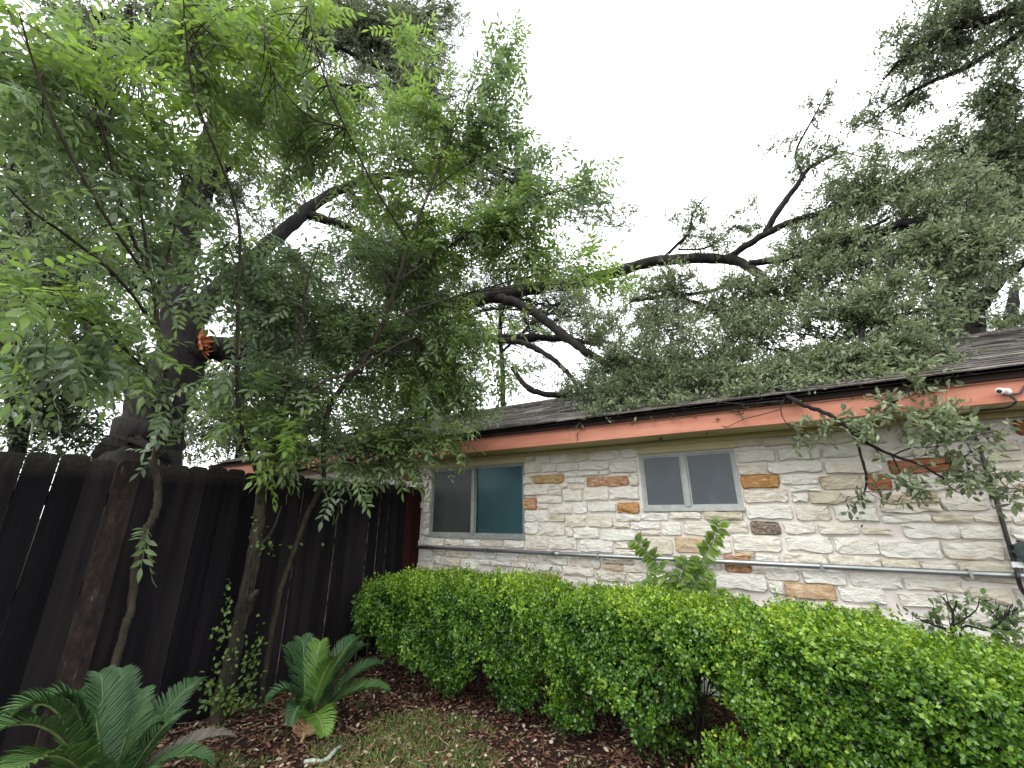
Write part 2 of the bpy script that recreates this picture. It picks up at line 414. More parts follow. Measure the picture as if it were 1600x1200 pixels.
# traced stones:  origin x, origin y, scale of the notes, rows of (x0,y0,x1,y1[,colour])
STN = [
 (800, 680, 8.0, [(148,240,280,322),(295,245,462,355),(480,225,700,350),(715,215,955,325,'c'),(965,185,1325,308),(1360,155,1560,285),
  (148,340,358,478),(380,368,552,462),(565,362,828,448),(838,338,1210,432),(1222,318,1560,468),(145,498,258,612),(270,490,645,600,'t'),
  (665,475,805,522),(818,458,1080,508),(1098,448,1212,492),(690,542,905,596),(720,606,900,668),(930,515,1450,640,'o'),(1468,490,1580,632),
  (475,620,690,668,'c'),(148,632,458,750),(470,680,622,752),(635,675,882,832),(895,662,1205,815),(1220,652,1585,805),(145,780,305,930,'o'),
  (320,768,630,842),(320,862,450,918),(470,862,755,985),(765,842,942,975),(955,840,1300,960),(1315,838,1590,970,'g'),
  (155,940,460,1080),(470,1000,660,1075,'c'),(665,1005,922,1145),(950,995,1260,1150)]),
 (800, 800, 8.0, [(155,130,320,272),(330,140,660,292),(675,190,765,310),(770,195,1090,330),(1105,220,1550,355),(160,285,440,465),
  (460,320,815,465),(845,330,1265,505),(1280,370,1510,450),(1310,470,1540,530),(85,530,340,630),(400,540,695,660),(735,555,1100,695),
  (1150,585,1520,640,'c'),(1145,650,1390,730,'p'),(0,625,180,685),(190,630,280,720),(290,650,620,740),(640,680,1030,800),(1055,735,1420,860),
  (0,700,350,770),(370,755,610,840,'p'),(330,860,620,960),(640,830,1020,950)]),
 (960, 780, 6.667, [(20,165,270,225),(280,140,560,218),(580,135,900,208),(930,125,1340,215,'c'),(0,235,158,302),(165,240,470,312),(490,240,695,380),
  (720,230,1110,372),(1160,225,1390,352),(240,330,480,375),(290,390,610,580,'c'),(630,395,940,560,'p'),(960,415,1220,560),(1140,590,1420,760,'o'),
  (1460,720,1545,772),(1260,535,1450,598,'p'),(960,640,1110,725),(1050,770,1585,950),(140,775,330,870),(95,680,360,765),(370,640,640,760),
  (660,600,940,740),(350,790,620,900),(640,760,1030,880),(900,970,1300,1060)]),
 (1140, 660, 6.667, [(50,160,330,250),(355,165,690,245,'c'),(705,110,1280,230),(75,280,475,415),(495,255,940,395),(960,255,1345,360),(85,440,375,545),
  (390,400,955,525),(985,392,1590,525),(120,545,520,685,'g'),(530,540,920,645),(620,655,945,720),(940,552,1390,700),(1430,540,1690,700,'r'),
  (145,690,605,840),(640,735,815,832),(830,725,1195,842,'c'),(1215,740,1500,830),(165,868,660,1010),(690,860,1055,1030),(1090,860,1545,1035),
  (220,1035,525,1165,'d'),(560,1045,885,1155),(920,1055,1345,1165),(1380,1090,1690,1170,'c'),(-30,-20,330,90),(1300,120,1640,225)]),
 (1140, 800, 6.667, [(40,245,540,410),(590,250,1070,415),(1090,260,1555,440),(275,430,515,520),(565,435,1020,560),(1040,455,1580,590),(370,585,725,715),
  (760,605,1215,755),(1260,650,1790,790),(415,720,560,850),(585,740,1105,905,'p'),(1140,785,1620,945),(760,930,1070,1020),(590,880,690,960,'p'),
  (1090,970,1500,1080)]),
 (1360, 660, 6.667, [(30,250,420,365),(190,380,900,530,'r'),(440,270,1100,360),(1180,180,1560,300),(1200,320,1590,400),(1130,420,1600,540),(480,560,930,705),
  (1000,560,1500,690),(1530,630,1760,710,'p'),(110,740,700,840,'p'),(100,850,740,935),(730,755,1230,915),(1330,740,1720,920),(110,955,630,1040),
  (655,960,1065,1045),(1080,960,1455,1030),(1485,965,1760,1060),(345,1065,925,1210),(920,1075,1415,1215),(1480,1085,1780,1220),(1500,-40,1760,130,'r'),
  (300,90,750,200),(790,70,1140,190),(1160,10,1470,140),(1620,170,1800,330),(1620,420,1800,560)]),
 (1360, 800, 6.667, [(95,300,750,485),(755,305,1385,500),(1395,340,1760,510),(120,495,505,600,'c'),(530,515,895,620),(930,525,1560,735,'c'),(1590,580,1800,740),
  (350,690,950,830),(300,850,700,990),(730,860,1020,960),(1040,790,1450,960,'c'),(1510,800,1760,1000),(760,1000,1300,1120),(1330,1010,1720,1130)]),
 (620, 680, 5.454, [(235,870,405,940),(415,885,570,935,'c'),(575,890,705,945),(720,895,900,950,'c'),(915,895,1085,960),(190,985,290,1070),(300,980,400,1020,'c'),
  (410,975,610,1035,'c'),(620,985,840,1050),(850,1005,1030,1070),(300,1030,365,1090),(375,1045,540,1110),(548,1055,700,1150),(710,1060,800,1100),
  (810,1075,975,1110),(190,1080,290,1140),(60,330,135,385,'r'),(145,320,275,385),(80,395,222,450),(228,395,268,445),(235,460,285,570),(228,580,278,660),
  (222,668,275,720),(215,728,268,780),(210,790,262,850),(200,870,230,930),(40,250,160,310),(170,240,290,310)]),
]
placed = []
def stone_mesh(x0, x1, z0, z1, proud, mat, nm='stone', seed=0):
    r = np.random.default_rng(seed)
    w, h = x1 - x0, z1 - z0
    nW = max(2, min(5, int(w / 0.07))); nH = 2
    ch = min(w, h) * r.uniform(0.04, 0.19, 4)
    ring = []
    def j(s=0.006): return r.normal(0, 1) * s
    ring.append((x0 + ch[0], z0 + j(.002)))
    for k in range(1, nW): ring.append((x0 + w * k / nW + j(), z0 + j(.007)))
    ring.append((x1 - ch[1], z0 + j(.002))); ring.append((x1 + j(.002), z0 + ch[1]))
    ring.append((x1 + j(.004), z0 + h * .5 + j()))
    ring.append((x1 + j(.002), z1 - ch[2])); ring.append((x1 - ch[2], z1 + j(.002)))
    for k in range(nW - 1, 0, -1): ring.append((x0 + w * k / nW + j(), z1 + j(.005)))
    ring.append((x0 + ch[3], z1 + j(.002))); ring.append((x0 + j(.002), z1 - ch[3]))
    ring.append((x0 + j(.004), z0 + h * .5 + j())); ring.append((x0 + j(.002), z0 + ch[0]))
    n = len(ring)
    cx, cz = (x0 + x1) / 2, (z0 + z1) / 2
    V = [(x, YW + 0.02, z) for x, z in ring]
    sh = min(w, h)
    V += [(cx + (x - cx) * (1 - .012 / w * 2), YW - proud * .78 + j(.003), cz + (z - cz) * (1 - .010 / h * 2)) for x, z in ring]
    V += [(cx + (x - cx) * (1 - .16 * sh / w), YW - proud + j(.005), cz + (z - cz) * .80) for x, z in ring]
    mid = []
    m = max(1, int(w / 0.11))
    for k in range(m): mid.append((x0 + w * (k + .5) / m + j(.01), YW - proud - abs(j(.006)), cz + j(.15 * h)))
    b = len(V); V += mid
    F = []
    for i in range(n):
        k = (i + 1) % n
        F.append((i, k, n + k, n + i)); F.append((n + i, n + k, 2 * n + k, 2 * n + i))
        xi = (V[2 * n + i][0] + V[2 * n + k][0]) / 2
        c = min(range(m), key=lambda q: abs(mid[q][0] - xi))
        F.append((2 * n + i, 2 * n + k, b + c))
    # close fans between neighbouring centres
    for i in range(n):
        k = (i + 1) % n
        q = (k + 1) % n
        xa = (V[2 * n + i][0] + V[2 * n + k][0]) / 2; xb2 = (V[2 * n + k][0] + V[2 * n + q][0]) / 2
        ca = min(range(m), key=lambda t: abs(mid[t][0] - xa)); cb = min(range(m), key=lambda t: abs(mid[t][0] - xb2))
        if ca != cb: F.append((2 * n + k, b + cb, b + ca))
    return V, F

count = 0
def add_stone(x0, x1, z0, z1, c):
    global count
    mb = MB()
    mb.add(*stone_mesh(x0, x1, z0, z1, random.uniform(0.006, 0.018), None, seed=count))
    o = mb.build('stone', M[c], house)
    if c == 'o': o['label'] = 'rust orange stone'
    if c == 'g': o['label'] = 'golden orange stone'
    if c == 'd': o['label'] = 'dark pitted stone'
    if c == 'r': o['label'] = 'brick red stone'
    if c == 't': o['label'] = 'tan stone'
    placed.append((x0, x1, z0, z1)); count += 1
for ox, oy, s, rows in STN:
    for q in rows:
        x0, x1, z0, z1 = rect_px(ox + q[0] / s, oy + q[1] / s, ox + q[2] / s, oy + q[3] / s)
        x0 -= .004; x1 += .004; z0 -= .005; z1 += .004
        z1 = min(z1, FZ0 - 0.012)
        if z1 - z0 < 0.02: continue
        c = q[4] if len(q) > 4 else ('c' if random.random() < 0.05 else 'w')
        hit = False
        for a in placed:
            ox_ = min(x1, a[1]) - max(x0, a[0]); oz_ = min(z1, a[3]) - max(z0, a[2])
            if ox_ > 0 and oz_ > 0 and ox_ * oz_ > 0.28 * min((x1 - x0) * (z1 - z0), (a[1] - a[0]) * (a[3] - a[2])): hit = True
        if not hit: add_stone(x0, x1, z0, z1, c)
traced = len(placed)
# courses the photograph hides: behind the hedge, beyond the frame, behind the fence
fill = MB()
def fill_region(xa, xb_, za, zb, wide, parts):
    z = za
    while z < zb - 0.05:
        h = min(random.uniform(0.09, 0.15), zb - z)
        x = xa - random.uniform(0, .1)
        while x < xb_:
            w = random.uniform(*wide)
            r_ = (x + .008, x + w - .008, z + .008, z + h - .008)
            ok = True
            for a in placed + [(WIN1[0], WIN1[1], WIN1[2] - .02, 3), (WIN2[0], WIN2[1], WIN2[2] - .02, 3)]:
                if min(r_[1], a[1]) - max(r_[0], a[0]) > 0.012 and min(r_[3], a[3]) - max(r_[2], a[2]) > 0.012: ok = False; break
            if ok:
                if parts: add_stone(*r_, random.choice('wwwwwcp'))
                else: fill.add(*stone_mesh(*r_, random.uniform(.008, .022), None, seed=int(x * 1000) % 9999 + int(z * 77777) % 999))
            x += w
        z += h
fill_region(XF + 0.05, 1.9, 0.02, 0.80, (0.2, 0.42), False)
fill_region(1.75, HX1, 0.02, FZ0 - .01, (0.25, 0.5), False)
fill_region(HX0, XF + 0.02, 0.02, FZ0 - .01, (0.3, 0.6), False)
fo = fill.build('stone', M['w'], house); fo['kind'] = 'stuff'

# trim, windows
def part_box(name, mat, b, parent=house, label=None):
    mb = MB(); mb.box(*b); o = mb.build(name, mat, parent)
    if label: o['label'] = label
    return o
fj = [HX0 - .3, -5.1, -1.52, 2.15, 5.6, HX1 + .3]
for k in range(5):
    part_box('fascia', M['fascia'], (fj[k] + .0015, fj[k + 1] - .0015, FY + random.uniform(0, .002), FY + 0.028, FZ0 + random.uniform(-.0015, .0015), FZ1))
part_box('drip_edge', M['drip'], (HX0 - .3, HX1 + .3, FY - 0.035, FY + 0.028, FZ1 + .012, DRIP))
part_box('drip_edge_lip', M['fascia'], (HX0 - .3, HX1 + .3, FY - 0.012, FY + 0.028, FZ1, FZ1 + .012))
part_box('soffit', M['soffit'], (HX0 - .3, HX1 + .3, FY + 0.03, YW + .1, FZ0 + .004, FZ0 + .03))
part_box('frieze_board', M['soffit'], (WIN1[0] - .02, WIN1[1] + .02, YW - .012, YW + .012, WIN1[3] + .004, FZ0 + .003))
part_box('frieze_board', M['soffit'], (WIN2[0] - .01, WIN2[1] + .02, YW - .012, YW + .012, WIN2[3] + .004, FZ0 + .003))
part_box('frieze_trim', M['soffit'], (HX0, HX1, YW - .030, YW - .014, FZ0 - .042, FZ0 + .003))

def window(win, mfr, kind):
    x0, x1, z0, z1 = win
    yf = YW + 0.010
    mb = MB(); t = 0.028
    mb.box(x0, x0 + t, yf, yf + .06, z0, z1); mb.box(x1 - t, x1, yf, yf + .06, z0, z1)
    mb.box(x0 + t, x1 - t, yf, yf + .06, z1 - t * .8, z1); mb.box(x0 + t, x1 - t, yf, yf + .06, z0, z0 + t)
    w = mb.build('window', mfr, house)
    xm = x0 + (x1 - x0) * (0.485 if kind == 1 else .48)
    part_box('mullion', mfr, (xm - .022, xm + .022, yf - .012, yf + .05, z0 + t, z1 - t * .8), w)
    part_box('sill', mfr, (x0 - .006, x1 + .006, yf - .028, yf - .001, z0 - .014, z0 + .012), w)
    for k, (xa, xb_) in enumerate(((x0 + t, xm - .022), (xm + .022, x1 - t))):
        fb = MB(); s = .016                       # sash
        za, zb = z0 + t, z1 - t * .8
        fb.box(xa, xa + s, yf + .012, yf + .035, za, zb); fb.box(xb_ - s, xb_, yf + .012, yf + .035, za, zb)
        fb.box(xa + s, xb_ - s, yf + .012, yf + .035, za, za + s); fb.box(xa + s, xb_ - s, yf + .012, yf + .035, zb - s, zb)
        fb.build('sash', mfr, w)
        if kind == 1 and k == 1:
            part_box('pane', M['glass'], (xa + s, xb_ - s, yf + .020, yf + .024, za + s, zb - s), w)
            n = 30
            for i in range(n):
                zz = za + .02 + (zb - za - .04) * i / (n - 1)
                sb = MB(); sb.add([(xa, yf + .042, zz - .012), (xb_, yf + .042, zz - .012), (xb_, yf + .052, zz + .017), (xa, yf + .052, zz + .017)], [(0, 1, 2, 3)])
                sb.v += [(v[0], v[1] + .002, v[2] + .001) for v in sb.v]; sb.f += [(7, 6, 5, 4)]
                sb.build('slat', M['blind'], w)
        else:
            mt = M['screen_dark'] if kind == 1 else M['screen']
            part_box('pane', mt, (xa + s, xb_ - s, yf + .020, yf + .024, za + s, zb - s), w)
    part_box('backing', M['inside'], (x0, x1, yf + .16, yf + .17, z0, z1), w)
window(WIN1, M['frame_old'], 1)
window(WIN2, M['frame'], 2)

# roof
ang = math.atan(SL)
dk = MB()
zr = EZ + SL * (RY - EY)
dk.add([(HX0 - .3, EY, EZ - .02), (HX1 + .3, EY, EZ - .02), (HX1 + .3, RY, zr - .02), (HX0 - .3, RY, zr - .02),
        (HX1 + .3, 2 * RY - EY, EZ - .02), (HX0 - .3, 2 * RY - EY, EZ - .02)], [(0, 1, 2, 3), (3, 2, 4, 5)])
dk.build('roof', M['deck'], house)
EXPO = 0.142
tabm = []
for k in range(4):
    r = np.random.default_rng(50 + k)
    w = (0.30, 0.33, 0.27, 0.31)[k]; th = (.007, .010, .008, .012)[k]
    L = EXPO + .03
    Vt = [(0, 0, 0), (w, 0, 0), (w, L, 0), (0, L, 0), (0, 0, th), (w * .5, -.004, th + .002), (w, 0, th), (w, L, .002), (0, L, .002)]
    me = bpy.data.meshes.new('shingle')
    me.from_pydata(Vt, [], [(4, 5, 6, 7, 8), (0, 1, 6, 5, 4), (0, 4, 8, 3), (1, 2, 7, 6)])
    me.materials.append(M['shingle']); tabm.append((me, w))
nrow = int((RY - EY) / math.cos(ang) / EXPO) + 1
cand = []
for i in range(nrow):
    s0 = i * EXPO
    y = EY - .012 + s0 * math.cos(ang); z = EZ + s0 * math.sin(ang) + .004
    x = HX0 - .3 + random.uniform(0, .3)
    while x < HX1 + .3:
        k = random.randrange(4)
        cand.append((x, y, z, k)); x += tabm[k][1] + .006
def roof_px(x, y, z):
    v = np.array([x, y, z]) - O
    zc = v @ fw
    return 800 + FPX * (v @ RT) / zc, 600 - FPX * (v @ UP) / zc
def vis(c):
    px, py = roof_px(*c[:3])
    d = math.dist((0, 0), (c[0], c[1]))
    inside = (600 < px < 905) or (1440 < px < 1640)
    return (0 if inside else 100) + d
cand.sort(key=vis)
rb = MB()
base = wloc(house)
for n, (x, y, z, k) in enumerate(cand):
    rx = ang + random.uniform(-.012, .02)
    mtx = Matrix.Translation((x, y, z)) @ Matrix.Rotation(rx, 4, 'X') @ Matrix.Rotation(random.uniform(-.012, .012), 4, 'Z')
    if n < 300:
        o = bpy.data.objects.new('shingle', tabm[k][0]); link(o, house)
        o.matrix_basis = Matrix.Translation(tuple(-base)) @ mtx
    else:
        me = tabm[k][0]
        rb.add([mtx @ v.co for v in me.vertices], [tuple(p.vertices) for p in me.polygons])
ro = rb.build('shingle', M['shingle'], house); ro['kind'] = 'stuff'
part_box('ridge_cap', M['shingle'], (HX0 - .3, HX1 + .3, RY - .09, RY + .09, zr - .01, zr + .028))

# ------------------------------------------------------------------ fittings on the house
pipe = thing('conduit', 'long galvanised steel conduit running along the stone wall under both windows', 'pipe', wall_px(1120, 876))
zc_ = wall_px(1120, 876)[2]
mb = MB(); mb.tube([(XF + .02, YW - .058, zc_), (-1.5, YW - .058, zc_), (0.4, YW - .058, zc_), (HX1, YW - .058, zc_)], [.0205] * 4, 14)
mb.build('pipe', M['pipe'], pipe, True)
for xs in (-3.55, -2.72, -1.42, -.62, 0.35, 1.16, 1.9, 3.4):
    mb = MB()
    mb.box(xs - .009, xs + .009, YW - .0815, YW - .080, zc_ - .022, zc_ + .022)
    mb.box(xs - .009, xs + .009, YW - .081, YW - .01, zc_ - .0235, zc_ - .0215)
    mb.box(xs - .009, xs + .009, YW - .081, YW - .01, zc_ + .0215, zc_ + .0235)
    mb.build('strap', M['pipe'], pipe)
mb = MB(); xk = wall_px(872, 864)[0]; mb.tube([(xk - .04, YW - .058, zc_), (xk + .04, YW - .058, zc_)], [.0245, .0245], 14); mb.build('coupling', M['pipe'], pipe, True)

cp = at_y(1566, 611, FY - .05)
sec = thing('security_camera', 'small white bullet security camera fixed to the salmon fascia', 'camera', cp)
def frame_dir(a, b):
    return np.array(b) - np.array(a)
a0 = at_y(1573, 612, FY - .005); a1 = at_y(1562, 611, FY - .07)
dv = nrm(np.array(a1) - np.array(a0)); L = np.linalg.norm(np.array(a1) - np.array(a0))
mb = MB(); mb.tube([a0 + dv * L * .25, a0 + dv * L * .35, a0 + dv * L, a0 + dv * (L + .004)], [.013, .0185, .0185, .017], 18); mb.build('body', M['white'], sec, True)
mb = MB(); mb.tube([a0 + dv * (L + .004), a0 + dv * (L + .012)], [.013, .011], 16); lens = mb.build('lens', M['black'], sec, True)
mb = MB(); mb.tube([a0 + dv * (L - .012), a0 + dv * (L + .002)], [.020, .020], 18); mb.build('hood', M['white'], sec, True)
mb = MB(); mb.tube([a0, a0 + dv * L * .27], [.010, .012], 10); mb.build('bracket', M['white'], sec, True)
mb = MB(); mb.tube([(a0[0], FY - .002, a0[2]), (a0[0], FY - .014, a0[2])], [.024, .022], 16); mb.build('mount_plate', M['white'], sec, True)

cab = thing('cable', 'black cable looping under the soffit and down the stone wall past a white clip', 'cable', wall_px(1585, 881))
cpts = [at_y(1604, 600, FY - .012), at_y(1598, 608, FY - .014), at_y(1592, 615, FY - .015), at_y(1580, 617, FY - .015), at_y(1586, 624, FY - .016), at_y(1587, 629, FY - .012),
        at_y(1574, 637, FY + .05), at_y(1548, 640, FY + .16), at_y(1528, 643, FY + .26), at_y(1514, 650, YW - .05), at_y(1519, 668, YW - .04), at_y(1527, 690, YW - .04),
        at_y(1540, 730, YW - .04), at_y(1554, 772, YW - .042), at_y(1570, 828, YW - .045), at_y(1586, 882, YW - .045), at_y(1590, 897, YW - .10), at_y(1592, 908, YW - .095), at_y(1597, 921, YW - .06),
        at_y(1607, 932, YW - .04), at_y(1630, 940, YW - .04)]
Pc, Rc = smooth_path(cpts, [.006] * 6 + [.007] * 3 + [.009] * 3 + [.0125] * 9, 6)
mb = MB(); mb.tube(Pc, Rc, 8); mb.build('cable', M['black'], cab, True)
c0 = wall_px(1585, 881)
mb = MB(); mb.box(c0[0] - .034, c0[0] + .034, YW - .064, YW - .059, c0[2] - .017, c0[2] + .017); mb.build('clip', M['white'], cab)
mb = MB(); mb.box(c0[0] + .018, c0[0] + .024, YW - .0665, YW - .064, c0[2] - .003, c0[2] + .003); mb.build('clip_screw', M['black'], cab)
k0 = at_y(1603, 862, YW - .06)
kn = thing('wall_fitting', 'dark grey round fitting on the stone wall just past the black cable', 'fitting', k0)
mb = MB(); mb.tube([(k0[0], YW - .01, k0[2]), (k0[0], YW - .05, k0[2]), (k0[0], YW - .055, k0[2]), (k0[0], YW - .10, k0[2]), (k0[0], YW - .105, k0[2])], [.03, .03, .06, .066, .045], 18); mb.build('housing', M['knob'], kn)
for i in range(10):
    a = i * math.pi / 5
    mb = MB(); cx, cz = k0[0] + .066 * math.cos(a), k0[2] + .066 * math.sin(a)
    mb.tube([(cx, YW - .057, cz), (cx, YW - .098, cz)], [.008, .008], 6); mb.build('ridge', M['knob'], kn)

# ------------------------------------------------------------------ fence
fence = thing('fence', 'tall black stained picket fence with red brown end boards by the stone house', 'fence', (XF, 2.0, 0))
y = -1.6
pk = []
while y < YW - 0.12:
    w = random.choice((.138, .136, .14, .134))
    pk.append((y, y + w)); y += w + random.choice((.0015, .003, .004, .0055, .002))
pk.append((y, YW - .012))
y_peel = at_x(222, 712, XF)[1]
for i, (ya, yb) in enumerate(pk):
    ht = 1.80 + 0.012 * (2 - (ya + yb) / 2) + random.uniform(-.014, .014)
    xo = XF + random.choice((-.005, -.002, .002, .006)); th = .018
    lean = random.uniform(-.004, .004)
    m_ = 'fence'
    if ya < y_peel < yb: m_ = 'fence_peel'; xo += .012
    if i >= len(pk) - 3: m_ = 'fence_red'; ht -= .012
    wv = yb - ya
    c = wv * random.uniform(.13, .24); dz = random.uniform(.018, .034)
    prof = [(ya, -.02), (yb, -.02), (yb + lean, ht - dz), (yb - c * .35 + lean, ht - dz * .35), (yb - c + lean, ht - random.uniform(0, .004)),
            ((ya + yb) / 2 + lean, ht + random.uniform(-.006, .004)), (ya + c + lean, ht - random.uniform(0, .004)), (ya + c * .35 + lean, ht - dz * .35), (ya + lean, ht - dz)]
    n = len(prof)
    tw = random.uniform(-.005, .005)
    V = [(xo + th / 2 + tw * (q[0] - ya) / wv, q[0], q[1]) for q in prof] + [(xo - th / 2 + tw * (q[0] - ya) / wv, q[0], q[1]) for q in prof]
    F = [tuple(range(n)), tuple(range(2 * n - 1, n - 1, -1))] + [(k, n + k, n + (k + 1) % n, (k + 1) % n) for k in range(n)]
    mb = MB(); mb.add(V, F); o = mb.build('picket', M[m_], fence)
    if m_ == 'fence':
        o.data.materials.append(M['edge'])
        for q in (3, 10): o.data.polygons[q].material_index = 1 if random.random() < .55 else 0
    if m_ == 'fence_red': o['label'] = 'red brown picket'
    if m_ == 'fence_peel': o['label'] = 'peeling speckled picket'
for z in (.35, .95, 1.5):
    part_box('rail', M['fence'], (XF - .052, XF - .016, -1.6, YW - .02, z, z + .085), fence)
for yy in (-1.4, 0.9, 3.2):
    part_box('post', M['fence'], (XF - .145, XF - .056, yy, yy + .09, -.02, 1.74), fence)

# ------------------------------------------------------------------ vegetation machinery
def frames(D, N):
    D = nrm(D)
    Xa = np.cross(D, N); Xa = nrm(Xa)
    Za = np.cross(Xa, D)
    return np.stack([Xa, D, Za], 1)          # rows: local x, y, z

class Leaves:
    def __init__(self): self.P = []; self.B = []; self.S = []; self.T = []
    def add(self, P, D, N, S, T):
        self.P.append(P); self.B.append(frames(D, N)); self.S.append(S); self.T.append(T)
    def arrays(self):
        return np.concatenate(self.P), np.concatenate(self.B), np.concatenate(self.S), np.concatenate(self.T)

QUAD = (np.array([(0, 0, 0), (.5, .52, .10), (0, 1, -.04), (-.5, .52, .10)], float), [(0, 1, 2, 3)])
OVAL = (np.array([(0, 0, 0), (.42, .3, .06), (.5, .62, .07), (0, 1, -.06), (-.5, .62, .07), (-.42, .3, .06)], float), [(0, 1, 2, 3), (0, 3, 4, 5)])
def bake(name, tpl, P, B, S, T, mat, parent, stuff=True):
    """one joined mesh out of many small leaves; S = (n,2) width and length"""
    tv, tf = tpl
    k = len(tv); n = len(P)
    L = tv[None, :, :] * np.stack([S[:, 0], S[:, 1], S[:, 0]], 1)[:, None, :]
    V = np.einsum('nkj,nji->nki', L, B) + P[:, None, :]
    V = V.reshape(-1, 3) - wloc(parent)
    lp = np.concatenate([np.array(f) for f in tf]); lt = np.array([len(f) for f in tf])
    loops = (lp[None, :] + (np.arange(n) * k)[:, None]).ravel()
    totals = np.tile(lt, n); starts = np.concatenate([[0], np.cumsum(totals)[:-1]])
    me = raw_mesh(name, V, loops, starts, totals, mat, np.repeat(T, len(tf)))
    o = bpy.data.objects.new(name, me); link(o, parent); WLOC[o.name] = wloc(parent).copy()
    if stuff: o['kind'] = 'stuff'
    return o

def bake_tubes(name, paths, mat, parent, sides=3, stuff=True):
    """paths: list of (points (N,M,3), radii (N,M))"""
    VV, LL, off = [], [], 0
    for P, R in paths:
        n, m, _ = P.shape
        T = np.zeros_like(P); T[:, 1:-1] = P[:, 2:] - P[:, :-2]; T[:, 0] = P[:, 1] - P[:, 0]; T[:, -1] = P[:, -1] - P[:, -2]
        T = nrm(T)
        U = nrm(np.cross(T, np.array([0.33, 0.21, 0.92]))); Wv = np.cross(T, U)
        a = np.arange(sides) * 2 * math.pi / sides
        V = P[:, :, None, :] + (U[:, :, None, :] * np.cos(a)[None, None, :, None] + Wv[:, :, None, :] * np.sin(a)[None, None, :, None]) * R[:, :, None, None]
        i = np.arange(m - 1)[:, None]; k = np.arange(sides)[None, :]; k2 = (k + 1) % sides
        q = np.stack([i * sides + k, i * sides + k2, (i + 1) * sides + k2, (i + 1) * sides + k], -1).reshape(-1, 4)
        LL.append((q[None] + (np.arange(n) * m * sides)[:, None, None] + off).reshape(-1, 4))
        VV.append(V.reshape(-1, 3)); off += n * m * sides
    V = np.concatenate(VV) - wloc(parent); L = np.concatenate(LL)
    me = raw_mesh(name, V, L.ravel(), np.arange(len(L)) * 4, np.full(len(L), 4), mat, None, True)
    o = bpy.data.objects.new(name, me); link(o, parent); WLOC[o.name] = wloc(parent).copy()
    if stuff: o['kind'] = 'stuff'
    return o

def quad_paths(A, Bp, bend, m=6, gravity=0.0):
    t = np.linspace(0, 1, m)[None, :, None]
    C = (A + Bp) / 2 + bend
    C[:, 2] += gravity
    return (1 - t) ** 2 * A[:, None] + 2 * t * (1 - t) * C[:, None] + t * t * Bp[:, None]

def clump_pts(cl, n, shell=0.5):
    """n points inside a clump given as (px, py, distance, rx px, ry px, depth m)"""
    px, py, d, rx, ry, rd = cl[:6]
    c = at(px, py, d)
    h = nrm(np.array([c[0], c[1], 0.0])); tx = np.array([h[1], -h[0], 0.0])
    a = np.linalg.norm(at(px + rx, py, d) - at(px - rx, py, d)) / 2
    b = np.linalg.norm(at(px, py - ry, d) - at(px, py + ry, d)) / 2
    u = nrm(rng.normal(0, 1, (n, 3))) * (rng.random(n) ** (1 / 3 if shell < .6 else .2))[:, None]
    return c + tx * (u[:, :1] * a) + np.array([0, 0, 1.0]) * (u[:, 1:2] * b) + h * (u[:, 2:] * rd), c, a, b

def rand_dirs(n): return nrm(rng.normal(0, 1, (n, 3)))

